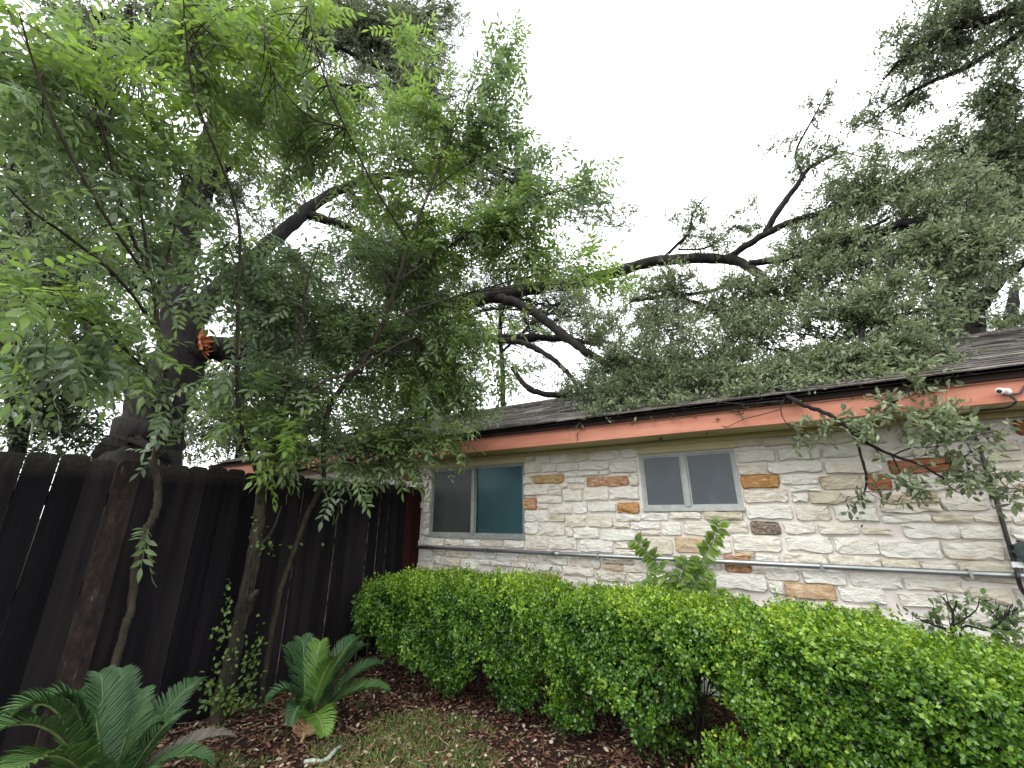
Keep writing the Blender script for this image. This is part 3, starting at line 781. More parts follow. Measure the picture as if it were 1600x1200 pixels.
def foliate(clumps, skel, leaf_len, leaf_w, per_spray, dens, spray_len, tint0, droop=0.15, rtw=.004, leaf_px=None):
    """branchlets from the skeleton into each clump, sprays of leaves along them"""
    LV = Leaves(); TW = []
    for cl in clumps:
        k = cl[6] if len(cl) > 6 else 1.0
        tb = cl[7] if len(cl) > 7 else tint0
        _, c, a, b = clump_pts(cl, 1)
        area = math.pi * a * b
        nl = max(30, int(dens * k * area / (leaf_len * leaf_w * .6)))
        ns = max(3, nl // per_spray); nb = max(2, ns // 9)
        ends, _, _, _ = clump_pts(cl, nb, .5)
        # anchors: nearest skeleton points
        dd = np.linalg.norm(skel - c, axis=1)
        near = np.argsort(dd)[:12]
        A = skel[near[rng.integers(0, len(near), nb)]]
        # keep branchlets from running too far: start part of the way
        bend = rng.normal(0, 1, (nb, 3)) * .12 * np.linalg.norm(ends - A, axis=1)[:, None]
        m = 7
        BP = quad_paths(A, ends, bend, m, .06)
        BP[:, 1:-1] += rng.normal(0, .018, BP[:, 1:-1].shape)
        Ln = np.linalg.norm(ends - A, axis=1)
        R = np.linspace(1.0, .35, m)[None] * (rtw * (1 + .7 * Ln))[:, None]
        TW.append((BP, R))
        # sprays
        bi = rng.integers(0, nb, ns); ti = 1 - rng.random(ns) ** 1.3 * np.minimum(.75, .45 / np.maximum(Ln[bi], .3) + .25)
        f = ti * (m - 1); i0 = np.minimum(f.astype(int), m - 2); fr = (f - i0)[:, None]
        base = BP[bi, i0] * (1 - fr) + BP[bi, i0 + 1] * fr
        tan = nrm(BP[bi, i0 + 1] - BP[bi, i0])
        sd = nrm(tan * .7 + rand_dirs(ns) * .9 + np.array([0, 0, .1]))
        sl = spray_len * rng.uniform(.6, 1.4, ns)
        tip = base + sd * sl[:, None]; tip[:, 2] -= droop * sl
        SP = quad_paths(base, tip, np.zeros((ns, 3)), 3, .02)
        TW.append((SP, np.linspace(1, .5, 3)[None] * np.full((ns, 1), rtw * .55)))
        # leaves
        K = per_spray
        t = (np.arange(K) + .6)[None, :] / K * np.ones((ns, 1)) + rng.normal(0, .03, (ns, K)); t = np.clip(t, .05, 1)
        lpz = base[:, None] * (1 - t[..., None]) + tip[:, None] * t[..., None] + rng.normal(0, spray_len * .06, (ns, K, 3))
        ld = nrm(sd[:, None] * .75 + nrm(rng.normal(0, 1, (ns, K, 3))) * .9)
        ln = nrm(nrm(rng.normal(0, 1, (ns, K, 3))) * .75 + np.array([0, 0, .9]))
        n_ = ns * K
        s = rng.uniform(.65, 1.25, n_)
        spt = np.repeat(rng.normal(0, .13, ns), K)
        LV.add(lpz.reshape(-1, 3), ld.reshape(-1, 3), ln.reshape(-1, 3), np.stack([leaf_w * s, leaf_len * s], 1), np.clip(tb + spt + rng.normal(0, .20, n_), 0, 1))
    return LV, TW

def limb_obj(name, pts, radii, mat, parent, sides=10, sub=5, jit=.10, rjit=.05):
    P, R = smooth_path(pts, radii, sub, jit, rjit)
    mb = MB(); mb.tube(P, R, sides)
    o = mb.build(name, mat, parent, True)
    return P

def pl(lst, d=None):
    return [at(q[0], q[1], q[2] if len(q) > 2 else d) for q in lst]

# ------------------------------------------------------------------ big oak behind the fence
b0 = at(205, 760, 6.0); b0[2] = 0
oak = thing('oak_tree', 'big dark trunked oak behind the fence with an orange torn break', 'tree', b0)
sk = []
tr = [np.array([b0[0] - .1, b0[1], -.1]), at(214, 740, 6.0), at(226, 700, 6.0), at(250, 630, 6.0), at(283, 560, 6.0), at(284, 500, 6.0), at(276, 430, 6.05), at(292, 350, 6.1), at(325, 250, 6.15), at(342, 190, 6.2), at(330, 130, 6.3), at(310, 60, 6.4), at(290, -40, 6.6), at(280, -160, 6.8)]
sk.append(limb_obj('trunk', tr, [.40, .36, .34, .29, .26, .20, .17, .17, .17, .15, .12, .10, .07, .04], M['bark'], oak, 16, 6, .05, .04))
LIMBS = [
 ([(262, 640, 6.0), (225, 610, 6.1), (190, 580, 6.3), (165, 540, 6.6), (120, 470, 7.0), (60, 380, 7.4), (20, 280, 7.6)], [.20, .14, .12, .10, .08, .05, .03]),
 ([(282, 515, 6.0), (340, 455, 6.0), (407, 395, 6.0), (450, 355, 6.0), (493, 320, 6.0), (550, 288, 6.0), (630, 270, 6.0), (700, 262, 6.1), (770, 255, 6.2), (830, 285, 6.3)], [.15, .115, .10, .092, .085, .072, .06, .05, .035, .02]),
 ([(478, 335, 6.0), (530, 350, 5.9), (560, 362, 5.8), (580, 385, 5.8), (600, 410, 5.7)], [.07, .07, .055, .04, .02]),
 ([(550, 300, 6.0), (580, 340, 5.9), (590, 360, 5.9)], [.03, .02, .01]),
 ([(342, 195, 6.2), (400, 130, 6.6), (450, 110, 6.9), (483, 82, 7.0), (510, 45, 7.1), (545, 10, 7.2), (590, -40, 7.3), (640, -100, 7.4)], [.13, .12, .11, .11, .10, .085, .06, .03]),
 ([(488, 80, 7.0), (540, 70, 7.0), (570, 50, 7.0), (620, 40, 7.0), (690, 10, 7.0)], [.05, .05, .04, .03, .015]),
 ([(530, 72, 7.0), (575, 98, 7.0), (615, 110, 6.9), (690, 120, 6.8)], [.05, .045, .035, .01]),
 ([(400, 180, 6.6), (450, 165, 6.9), (505, 130, 7.0), (560, 138, 7.0), (612, 130, 6.9), (680, 160, 6.9)], [.08, .07, .06, .045, .035, .012]),
 ([(510, 128, 7.0), (545, 145, 7.0), (580, 155, 7.0)], [.04, .03, .015]),
 ([(325, 278, 6.1), (360, 255, 6.0), (385, 228, 5.9), (405, 185, 5.9), (420, 90, 6.0), (430, 20, 6.1)], [.06, .055, .05, .05, .04, .03]),
 ([(305, 80, 6.4), (280, 40, 6.3), (250, 10, 6.2), (200, -60, 6.1)], [.08, .07, .06, .04]),
 ([(318, 130, 6.3), (275, 95, 6.2), (240, 70, 6.2), (160, 20, 6.3)], [.06, .05, .04, .02]),
 ([(312, 100, 6.4), (280, 92, 6.3), (215, 100, 6.2), (205, 60, 6.2), (203, 10, 6.2)], [.05, .04, .04, .03, .03]),
 ([(290, 470, 6.0), (200, 440, 6.4), (120, 400, 6.8), (40, 420, 7.0)], [.05, .04, .03, .015]),
]
for p, r in LIMBS:
    sk.append(limb_obj('limb', pl(p), r, M['bark'], oak, 9, 5, .10, .05))
# the break: a torn stump and splinters
limb_obj('broken_stub', [at(288, 560, 5.97), at(304, 548, 5.9), at(318, 541, 5.84)], [.24, .17, .13], M['bark'], oak, 12, 4, .03, .05)
sp = MB()
for k in range(46):
    p0 = at(317 + random.uniform(-8, 5), 538 + random.uniform(-13, 13), 5.80)
    dr = nrm(np.array([.45, .25, random.uniform(-.5, .6)]) + rng.normal(0, .35, 3))
    ln = random.uniform(.05, .17)
    sp.tube([p0, p0 + dr * ln * .6 + rng.normal(0, .006, 3), p0 + dr * ln], [random.uniform(.012, .024), random.uniform(.007, .014), .001], 5)
sp.build('torn_wood', M['torn'], oak)
skel_oak = np.concatenate(sk)
cl_oak = [(600, 60, 7.2, 105, 75, .7, 1.1), (690, 30, 7.2, 50, 50, .5, .7), (515, 50, 7.1, 70, 60, .6, .6), (650, 150, 7, 80, 55, .6, .9), (565, 165, 7, 80, 45, .6, .7), (700, 120, 7.1, 35, 60, .4, .35), (450, 70, 6.9, 60, 80, .6, .7),
          (380, 70, 6.6, 70, 80, .6, .6), (250, 50, 6.4, 90, 60, .6, .8), (170, 70, 6.6, 80, 60, .6, .8), (420, 190, 6.8, 70, 60, .6, .6), (490, 220, 6.5, 70, 45, .6, .55), (580, 225, 6.5, 80, 35, .6, .45), (680, 225, 6.5, 60, 40, .5, .5),
          (720, 310, 6.3, 80, 45, .5, .7), (790, 290, 6.4, 50, 55, .5, .5), (830, 310, 6.5, 45, 40, .5, .45), (930, 350, 6.6, 75, 40, .5, .45, .6), (985, 345, 6.6, 25, 25, .4, .25, .6), (600, 320, 6.2, 90, 45, .6, .6), (620, 390, 5.9, 90, 45, .6, .9),
          (120, 430, 6.9, 110, 80, .8, .9), (60, 320, 7.5, 90, 80, .8, .9), (220, 380, 6.5, 70, 80, .6, .8), (40, 150, 7.4, 80, 90, .8, .8), (150, 260, 7.2, 100, 80, .8, .7), (400, 260, 6.1, 60, 60, .5, .5), (20, 440, 7.4, 60, 90, .7, .9), (820, 250, 6.4, 30, 40, .4, .3), (400, 320, 6.2, 70, 35, .4, .45), (350, 300, 6.1, 40, 50, .4, .6), (460, 300, 6.3, 70, 35, .5, .45), (260, 300, 6.0, 60, 60, .5, .6), (100, 60, 7.0, 80, 60, .6, .9), (330, 40, 6.4, 60, 50, .5, .7), (540, 430, 5.9, 80, 40, .5, .9), (480, 470, 5.9, 80, 40, .5, .7), (620, 460, 6.0, 70, 40, .5, .7)]
LV, TW = foliate(cl_oak, skel_oak, .056, .023, 13, 2.9, .20, .44, .1, .005)
bake('crown', QUAD, *LV.arrays(), M['oak_leaf'], oak)
bake_tubes('twig', TW, M['bark'], oak)

# ------------------------------------------------------------------ fallen limb on the roof
fal = thing('fallen_limb', 'snapped oak limb with leaves lying across the roof and hanging over the eave', 'fallen limb', at(1000, 560, 5.5))
sk = []
FL = [
 ([(328, 543, 5.82), (380, 546, 5.9), (440, 536, 5.9), (500, 545, 5.9), (570, 530, 6.0), (640, 505, 6.1), (700, 479, 6.2), (750, 466, 6.2), (800, 457, 6.2), (850, 447, 6.2), (900, 441, 6.2), (960, 426, 6.1), (1010, 411, 6.1), (1070, 404, 6.0), (1140, 405, 6.0), (1180, 424, 5.9), (1203, 446, 5.8), (1216, 466, 5.8)],
  [.15, .17, .165, .16, .155, .15, .145, .135, .12, .11, .10, .092, .088, .080, .072, .06, .045, .03], 14),
 ([(765, 464, 6.2), (797, 470, 6.1), (830, 486, 6.0), (852, 500, 5.9), (872, 516, 5.8), (900, 538, 5.6), (916, 550, 5.5), (937, 562, 5.4), (960, 579, 5.3), (985, 598, 5.15)], [.09, .085, .08, .075, .07, .065, .06, .05, .04, .02], 10),
 ([(560, 535, 6.0), (640, 535, 6.2), (700, 533, 6.3), (775, 529, 6.3), (830, 527, 6.3), (890, 531, 6.2), (940, 540, 6.1)], [.10, .09, .08, .075, .07, .05, .02], 10),
 ([(765, 531, 6.3), (802, 533, 6.1), (830, 541, 6.0), (852, 553, 5.9), (872, 568, 5.8), (890, 586, 5.7), (905, 610, 5.6)], [.055, .05, .048, .045, .04, .035, .02], 9),
 ([(800, 575, 5.9), (815, 595, 5.75), (827, 607, 5.65), (842, 614, 5.6), (882, 618, 5.55), (920, 612, 5.5)], [.035, .04, .045, .042, .038, .02], 9),
 ([(1135, 405, 6.0), (1165, 385, 6.0), (1200, 363, 6.0), (1240, 346, 6.0), (1283, 333, 6.1), (1335, 309, 6.2), (1380, 290, 6.3)], [.05, .05, .048, .045, .045, .04, .015], 9),
 ([(1195, 365, 6.0), (1212, 335, 6.0), (1230, 310, 6.1), (1250, 283, 6.1), (1264, 263, 6.2), (1300, 243, 6.3), (1320, 236, 6.4)], [.045, .045, .04, .035, .03, .02, .01], 8),
 ([(1255, 275, 6.1), (1243, 240, 6.2), (1262, 200, 6.2), (1280, 167, 6.3), (1298, 132, 6.3)], [.018, .016, .013, .010, .005], 6),
 ([(1170, 412, 5.9), (1220, 405, 5.9), (1265, 394, 5.9), (1292, 378, 5.9), (1335, 370, 5.9), (1380, 362, 6.0), (1405, 350, 6.0), (1432, 347, 6.0), (1455, 354, 6.1), (1478, 366, 6.1), (1535, 378, 6.2), (1570, 395, 6.3)], [.05, .05, .05, .055, .055, .055, .05, .048, .045, .04, .03, .01], 9),
 ([(1265, 400, 5.9), (1310, 380, 5.8), (1360, 355, 5.8), (1400, 335, 5.8)], [.03, .028, .022, .01], 7),
 ([(1180, 424, 5.9), (1190, 445, 5.8), (1186, 468, 5.8)], [.035, .03, .015], 7),
 ([(1060, 465, 5.8), (1095, 475, 5.7), (1118, 490, 5.6), (1140, 505, 5.5)], [.02, .025, .035, .02], 7),
 ([(985, 470, 6.0), (1060, 462, 5.9), (1110, 455, 5.9), (1160, 435, 5.9)], [.03, .03, .025, .02], 7),
 ([(1035, 405, 6.0), (1055, 385, 6.0), (1075, 365, 6.0), (1085, 330, 6.0), (1110, 300, 6.0)], [.028, .026, .022, .014, .006], 7),
 ([(1060, 390, 6.0), (1100, 388, 5.9), (1130, 370, 5.9), (1150, 350, 5.9)], [.016, .015, .012, .006], 6),
 ([(985, 598, 5.15), (1080, 590, 4.9), (1110, 582, 4.8), (1150, 590, 4.7), (1200, 580, 4.6), (1240, 570, 4.6)], [.03, .05, .055, .055, .045, .02], 9),
 ([(985, 598, 5.15), (962, 622, 4.55), (935, 642, 4.12)], [.022, .016, .006], 6),
 ([(1080, 590, 4.9), (1050, 614, 4.4), (1025, 636, 3.98)], [.024, .018, .006], 6),
 ([(1150, 590, 4.7), (1125, 610, 4.25), (1100, 628, 3.92)], [.022, .016, .006], 6),
 ([(1240, 570, 4.6), (1215, 596, 4.2), (1180, 616, 3.90)], [.022, .016, .006], 6),
 ([(1350, 510, 5.0), (1335, 560, 4.5), (1310, 594, 4.0)], [.022, .016, .006], 6),
 ([(1390, 500, 5.0), (1410, 550, 4.5), (1420, 584, 4.1)], [.020, .015, .006], 6),
 ([(1130, 590, 4.75), (1180, 600, 4.5), (1215, 612, 4.2)], [.03, .03, .022], 8),
 ([(1250, 560, 4.8), (1300, 540, 4.9), (1350, 510, 5.0), (1380, 460, 5.2), (1395, 400, 5.4)], [.025, .028, .026, .02, .01], 7),
 ([(1290, 555, 4.8), (1350, 530, 4.8), (1420, 490, 5.0), (1470, 470, 5.2)], [.02, .02, .015, .008], 7),
]
for p, r, s in FL:
    sk.append(limb_obj('limb', pl(p), r, M['bark'], fal, s, 5, .10, .06))
HY = 3.60
HANG = [
 ([at(1195, 600, 4.3), at_y(1228, 617, 3.74), at_y(1252, 632, HY), at_y(1278, 641, HY), at_y(1304, 653, HY - .02), at_y(1332, 676, HY - .04), at_y(1362, 696, HY - .05), at_y(1396, 712, HY - .06), at_y(1440, 727, HY - .08), at_y(1470, 745, HY - .08), at_y(1500, 753, HY - .08), at_y(1545, 752, HY - .08)],
  [.035, .03, .026, .025, .023, .022, .017, .015, .012, .010, .008, .004]),
 ([at_y(1334, 678, HY - .04), at_y(1342, 700, HY - .05), at_y(1350, 728, HY - .05), at_y(1354, 750, HY - .05), at_y(1350, 772, HY - .05)], [.014, .013, .013, .013, .006]),
 ([at_y(1352, 768, HY - .05), at_y(1340, 775, HY - .05), at_y(1320, 784, HY - .05)], [.006, .005, .002]),
 ([at_y(1394, 712, HY - .06), at_y(1402, 728, HY - .08), at_y(1414, 752, HY - .1), at_y(1425, 775, HY - .1)], [.009, .009, .007, .003]),
 ([at_y(1394, 712, HY - .06), at_y(1424, 700, HY - .1), at_y(1460, 698, HY - .12), at_y(1500, 688, HY - .15), at_y(1560, 672, HY - .15)], [.008, .007, .006, .005, .002]),
 ([at_y(1444, 727, HY - .08), at_y(1490, 722, HY - .1), at_y(1512, 710, HY - .1), at_y(1545, 690, HY - .1)], [.006, .005, .004, .002]),
 ([at_y(1470, 745, HY - .08), at_y(1494, 768, HY - .1), at_y(1530, 772, HY - .1)], [.006, .005, .002]),
 ([at(1330, 610, 4.2), at_y(1390, 628, HY), at_y(1405, 620, HY), at_y(1376, 652, HY - .03), at_y(1340, 675, HY - .05)], [.008, .010, .009, .008, .006]),
 ([at_y(1228, 617, 3.74), at_y(1220, 640, HY), at_y(1228, 660, HY - .02), at_y(1250, 678, HY - .03)], [.008, .006, .005, .002]),
 ([at_y(1545, 752, HY - .08), at_y(1570, 762, HY - .1), at_y(1610, 765, HY - .1)], [.004, .004, .002]),
]
hs = []
for p, r in HANG:
    r = [q * .62 for q in r]
    hs.append(limb_obj('branch', p, r, M['bark'], fal, 7, 5, .15, .06))
skel_f = np.concatenate(sk)
cl_f = [(1085, 350, 6.0, 40, 55, .4, .45, .45), (1125, 375, 6.0, 50, 30, .4, .45), (1040, 455, 6.0, 80, 45, .5, 1.0), (1150, 480, 5.8, 80, 60, .5, 1.1), (950, 520, 5.8, 60, 50, .5, .7), (1010, 560, 5.3, 80, 55, .5, 1.2), (1100, 545, 5.2, 90, 60, .5, 1.2),
        (1200, 530, 5.2, 90, 60, .5, 1.2), (1300, 500, 5.2, 90, 70, .5, 1.2), (1400, 500, 5.2, 80, 70, .5, 1.2), (955, 618, 4.95, 70, 28, .3, 1.1, .5), (1060, 622, 4.6, 85, 26, .35, 1.2, .5), (1160, 606, 4.45, 80, 26, .4, 1.0), (1250, 420, 5.9, 80, 60, .6, 1.0),
        (1340, 400, 5.9, 80, 60, .6, 1.1), (1430, 420, 6.0, 80, 60, .6, 1.2), (1500, 400, 6.3, 80, 60, .6, 1.1), (1560, 420, 6.6, 50, 60, .6, .9), (1245, 245, 6.2, 55, 50, .4, .32, .3), (1285, 170, 6.3, 35, 45, .3, .2, .3), (1320, 290, 6.2, 70, 45, .5, .9), (1400, 290, 6.5, 70, 50, .6, 1.0),
        (1470, 300, 6.8, 80, 60, .6, 1.1), (1550, 320, 7, 60, 70, .6, 1.1), (1470, 520, 5.0, 45, 45, .4, .9), (1270, 590, 4.6, 80, 26, .4, .9), (1370, 580, 4.5, 80, 28, .4, 1.0), (1450, 590, 4.3, 55, 26, .3, .9), (890, 600, 5.5, 40, 25, .3, .6), (1200, 225, 6.3, 18, 25, .3, .2, .3),
        (900, 470, 6.0, 60, 35, .5, .5), (1000, 500, 5.7, 60, 40, .5, 1.0), (1290, 580, 4.8, 90, 30, .4, .9), (1340, 235, 6.4, 50, 25, .4, .4, .3)]
cl_f += [(1170, 520, 5.3, 60, 35, .4, 1.1), (1030, 520, 5.4, 60, 40, .4, 1.0), (1350, 330, 6.2, 80, 45, .5, 1.1), (1440, 350, 6.3, 80, 50, .5, 1.2), (1300, 440, 5.8, 90, 45, .5, 1.1), (1400, 440, 5.8, 90, 50, .5, 1.2), (1500, 440, 6.0, 70, 50, .5, 1.0), (1100, 600, 4.6, 90, 26, .3, 1.2, .5), (1350, 570, 4.5, 90, 32, .3, 1.2, .5), (1010, 600, 4.9, 80, 30, .3, 1.2, .5), (905, 652, 4.05, 35, 11, .12, 1.8, .55), (960, 649, 3.97, 45, 13, .14, 2.0, .55), (1020, 643, 3.92, 45, 14, .14, 2.0, .55), (1080, 636, 3.88, 45, 14, .14, 1.9, .55), (1140, 626, 3.86, 45, 15, .14, 1.7, .6), (1200, 616, 3.86, 50, 17, .14, 2.0, .6), (1280, 600, 3.92, 60, 18, .15, 1.7, .6), (1360, 590, 4.0, 60, 18, .15, 1.7, .65), (1440, 584, 4.1, 50, 18, .15, 1.3, .65), (910, 615, 4.75, 45, 22, .25, 1.5, .5), (980, 612, 4.6, 60, 24, .25, 1.7, .5), (1060, 605, 4.5, 65, 24, .25, 1.7, .5), (1140, 595, 4.45, 65, 24, .25, 1.6, .5), (1220, 585, 4.4, 65, 26, .25, 1.6, .55), (1300, 568, 4.45, 65, 28, .25, 1.6, .55), (1380, 556, 4.5, 65, 30, .25, 1.6, .55), (1450, 545, 4.6, 45, 30, .25, 1.3, .55), (1400, 545, 4.7, 70, 40, .3, 1.2, .5), (1490, 500, 5.2, 40, 40, .4, 1.0, .45), (1180, 340, 6.0, 40, 25, .3, .5), (1290, 350, 6.0, 70, 45, .5, 1.0), (1240, 470, 5.6, 90, 50, .5, 1.1), (960, 575, 5.1, 55, 35, .35, 1.1, .55), (1040, 585, 4.9, 70, 35, .35, 1.2, .55), (1130, 575, 4.8, 70, 40, .35, 1.1, .5), (1210, 600, 4.4, 60, 25, .3, 1.0), (930, 590, 5.2, 35, 35, .3, .8, .55)]
LV, TW = foliate(cl_f, skel_f, .052, .021, 13, 2.9, .18, .60, .1, .0045)
cl_h = [(1360, 668, 3.55, 60, 18, .15, .55, .6), (1440, 665, 3.6, 70, 20, .15, .6, .6), (1500, 690, 3.65, 60, 22, .15, .6, .55), (1560, 670, 3.7, 35, 18, .12, .5, .65), (1520, 735, 3.65, 50, 22, .12, .7, .5), (1560, 745, 3.7, 40, 28, .12, .7, .45), (1412, 765, 3.5, 30, 24, .1, .8, .35),
        (1400, 790, 3.5, 22, 12, .1, .5, .3), (1250, 676, 3.6, 28, 10, .1, .6, .6), (1352, 788, 3.5, 26, 12, .1, .45, .3), (1420, 632, 3.75, 50, 18, .12, .7, .55), (1300, 655, 3.6, 40, 16, .1, .4, .6), (1480, 640, 3.8, 40, 18, .12, .6, .55), (1590, 770, 3.8, 25, 20, .1, .6, .4), (1450, 600, 3.9, 50, 20, .15, .7, .6), (1010, 655, 4.0, 45, 12, .1, .5, .5), (985, 650, 4.0, 12, 14, .08, .5, .5)]
LVh, TWh = foliate(cl_h, np.concatenate(hs + [skel_f[-20:]]), .054, .021, 9, 5.0, .14, .5, .15, .0028)
bake('foliage', QUAD, *LV.arrays(), M['oak_leaf'], fal)
bake('foliage', OVAL, *LVh.arrays(), M['oak_leaf'], fal)
bake_tubes('twig', TW + TWh, M['bark'], fal)

# ------------------------------------------------------------------ oak beyond the roof on the right
b1 = at(1512, 560, 12.0); b1[2] = 0
oak2 = thing('oak_tree', 'spreading oak standing beyond the roof behind the camera corner of the house', 'tree', b1)
sk = []
sk.append(limb_obj('trunk', [b1, at(1512, 545, 12), at(1506, 510, 12), at(1498, 470, 11.9), at(1494, 430, 11.5), at(1510, 370, 11), at(1545, 300, 10.4), at(1600, 220, 9.8), at(1660, 120, 9.2), at(1720, 20, 8.7), at(1760, -100, 8.3)], [.34, .33, .31, .28, .25, .22, .20, .18, .16, .12, .1], M['bark'], oak2, 14, 5, .05, .05))
for p, r in [([(1505, 505, 12), (1525, 485, 11.8), (1545, 455, 11.5), (1575, 425, 11.2), (1620, 400, 11)], [.16, .15, .13, .1, .05]),
             ([(1600, 10, 8.6), (1583, 14, 8.4), (1543, 32, 8.2), (1500, 41, 8.0), (1453, 57, 7.9), (1410, 90, 7.8), (1380, 125, 7.8)], [.07, .065, .06, .05, .04, .025, .01]),
             ([(1610, 40, 8.7), (1560, 75, 8.4), (1500, 110, 8.1), (1450, 130, 8.0), (1400, 160, 8.0), (1350, 195, 7.9)], [.05, .045, .035, .025, .02, .006]),
             ([(1560, 170, 9.5), (1590, 150, 8.6), (1560, 130, 8.4), (1530, 150, 8.3)], [.07, .05, .03, .015]),
             ([(1540, 225, 9.8), (1600, 230, 9.2), (1660, 200, 8.8)], [.14, .12, .1]),
             ([(1520, 270, 10), (1590, 262, 8.8), (1560, 250, 8.4), (1500, 235, 8.2), (1460, 250, 8)], [.1, .07, .05, .03, .01]),
             ([(1600, 320, 8.8), (1560, 340, 8.4), (1500, 330, 8.2)], [.06, .04, .01])]:
    sk.append(limb_obj('limb', pl(p), r, M['bark'], oak2, 8, 5, .10, .05))
skel_2 = np.concatenate(sk)
cl_2 = [(1440, 40, 7.9, 65, 55, .5, .8, .35), (1520, 30, 8.2, 70, 50, .6, .9, .35), (1590, 50, 8.6, 60, 60, .6, .9), (1400, 100, 7.9, 40, 40, .4, .55, .35), (1470, 110, 8.0, 70, 30, .4, .65, .3), (1430, 140, 8, 60, 25, .4, .5, .3), (1375, 175, 7.9, 50, 22, .4, .45, .3), (1570, 130, 8.5, 55, 45, .5, .95, .35),
        (1545, 200, 8.5, 60, 45, .6, 1.1, .3), (1590, 220, 8.7, 50, 60, .6, 1.5, .25), (1590, 290, 8.7, 40, 50, .5, 1.5, .3), (1530, 250, 8.3, 60, 35, .5, 1.2, .3), (1540, 400, 9.5, 60, 40, .6, 1.0, .35), (1500, 60, 8.1, 60, 50, .5, .7, .35), (1580, 170, 8.5, 40, 40, .5, 1.1, .3), (1480, 240, 8.1, 65, 32, .5, 1.1, .35), (1520, 290, 8.3, 70, 40, .5, 1.2, .35), (1420, 250, 8, 50, 26, .4, .8, .35), (1560, 330, 8.6, 60, 45, .5, 1.2, .35), (1560, 280, 8.5, 70, 50, .6, 1.3, .35), (1500, 330, 8.3, 70, 50, .6, .9, .4), (1590, 360, 8.9, 50, 60, .6, 1.0), (1410, 200, 8, 50, 20, .4, .4, .3), (1560, 440, 11, 60, 40, .8, .7, .4), (1470, 400, 10.5, 60, 60, .8, .8), (1340, 205, 7.9, 35, 22, .3, .25, .3)]
LV, TW = foliate(cl_2, skel_2, .066, .027, 12, 2.9, .24, .52, .1, .006)
bake('crown', QUAD, *LV.arrays(), M['oak_leaf'], oak2)
bake_tubes('twig', TW, M['bark'], oak2)

# ------------------------------------------------------------------ trees further back
def far_tree(label, trunk, rads, limbs, clumps, leaf=.085, dens=2.1, tint=.4):
    P0 = pl(trunk); b = P0[0].copy(); b[2] = 0
    t = thing('tree', label, 'tree', b, 'trees beyond the fence and the house')
    s = [limb_obj('trunk', [b] + P0, [rads[0] * 1.1] + rads, M['bark'], t, 10, 4, .06, .05)]
    for p, r in limbs: s.append(limb_obj('limb', pl(p), r, M['bark'], t, 7, 4, .1, .05))
    LV, TW = foliate(clumps, np.concatenate(s), leaf, leaf * .42, 12, dens, .3, tint, .1, .007)
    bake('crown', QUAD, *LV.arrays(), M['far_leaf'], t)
    bake_tubes('twig', TW, M['bark'], t)
far_tree('dark leafy tree with a short leaning trunk at the far end of the fence', [(28, 700, 9), (24, 640, 9), (14, 585, 9), (5, 500, 9), (10, 380, 9), (20, 250, 9)], [.09, .085, .08, .075, .06, .03],
         [([(12, 560, 9), (60, 480, 9), (130, 420, 9)], [.1, .07, .03]), ([(18, 600, 9), (90, 560, 9), (150, 570, 9)], [.08, .06, .03])],
         [(50, 420, 9, 90, 90, .9, .9), (60, 560, 9, 90, 70, .9, 1.0), (140, 500, 9.2, 90, 80, .9, .9), (60, 655, 9, 90, 40, .8, 1.4, .45), (130, 560, 9, 60, 60, .8, 1.2, .35), (0, 600, 8.6, 60, 60, .8, 1.3, .35), (60, 620, 9, 70, 60, .8, 1.6, .4), (110, 640, 9.2, 70, 50, .8, 1.4, .4), (170, 600, 9.2, 30, 50, .6, .9, .4), (130, 680, 9, 60, 22, .6, 1.3, .45), (40, 700, 9, 70, 24, .6, 1.8, .45), (120, 705, 9, 60, 24, .6, 1.8, .5), (200, 700, 9.3, 60, 26, .6, 1.6, .45), (150, 640, 9.2, 70, 50, .8, .9), (30, 300, 9, 80, 80, .9, .8), (130, 350, 9.3, 90, 70, .9, .7), (210, 500, 9.6, 50, 90, .8, .6), (10, 200, 9, 60, 80, .8, .8)])
far_tree('pale green tree seen between the oak trunk and the far roof end', [(372, 710, 11), (376, 640, 11), (384, 560, 11), (390, 480, 11), (400, 400, 11)], [.07, .065, .06, .05, .03],
         [([(384, 560, 11), (440, 500, 11), (500, 460, 11)], [.06, .05, .02])],
         [(360, 650, 11, 60, 50, .9, 1.1, .75), (300, 705, 10.5, 45, 26, .6, 1.8, .7), (360, 705, 10.5, 50, 24, .6, 1.6, .75), (440, 705, 10.5, 50, 20, .6, 1.4, .6), (310, 640, 10.5, 35, 50, .6, .9, .65), (300, 600, 11, 40, 40, .6, .6, .6), (400, 690, 10.5, 60, 24, .6, 1.2, .6), (330, 450, 11, 60, 60, .8, .5, .4), (300, 330, 11, 50, 50, .8, .45, .4), (330, 690, 10, 40, 24, .6, .9, .8), (430, 620, 11, 70, 60, .9, .7, .55), (440, 500, 11, 80, 60, .9, .6), (380, 560, 11, 50, 60, .8, .6), (520, 560, 11.5, 80, 60, .9, .6), (500, 640, 11.5, 70, 40, .9, .55), (380, 430, 11, 60, 60, .9, .5), (530, 470, 11.3, 80, 50, .9, .7, .3), (450, 670, 11, 70, 40, .9, 1.1, .5), (540, 660, 11.5, 70, 40, .9, 1.0, .45), (470, 560, 11, 70, 50, .8, .9, .4), (300, 660, 10.5, 40, 40, .6, 1.2, .7), (350, 580, 11, 50, 50, .8, .9, .5), (400, 360, 11, 60, 40, .8, .4, .35)])
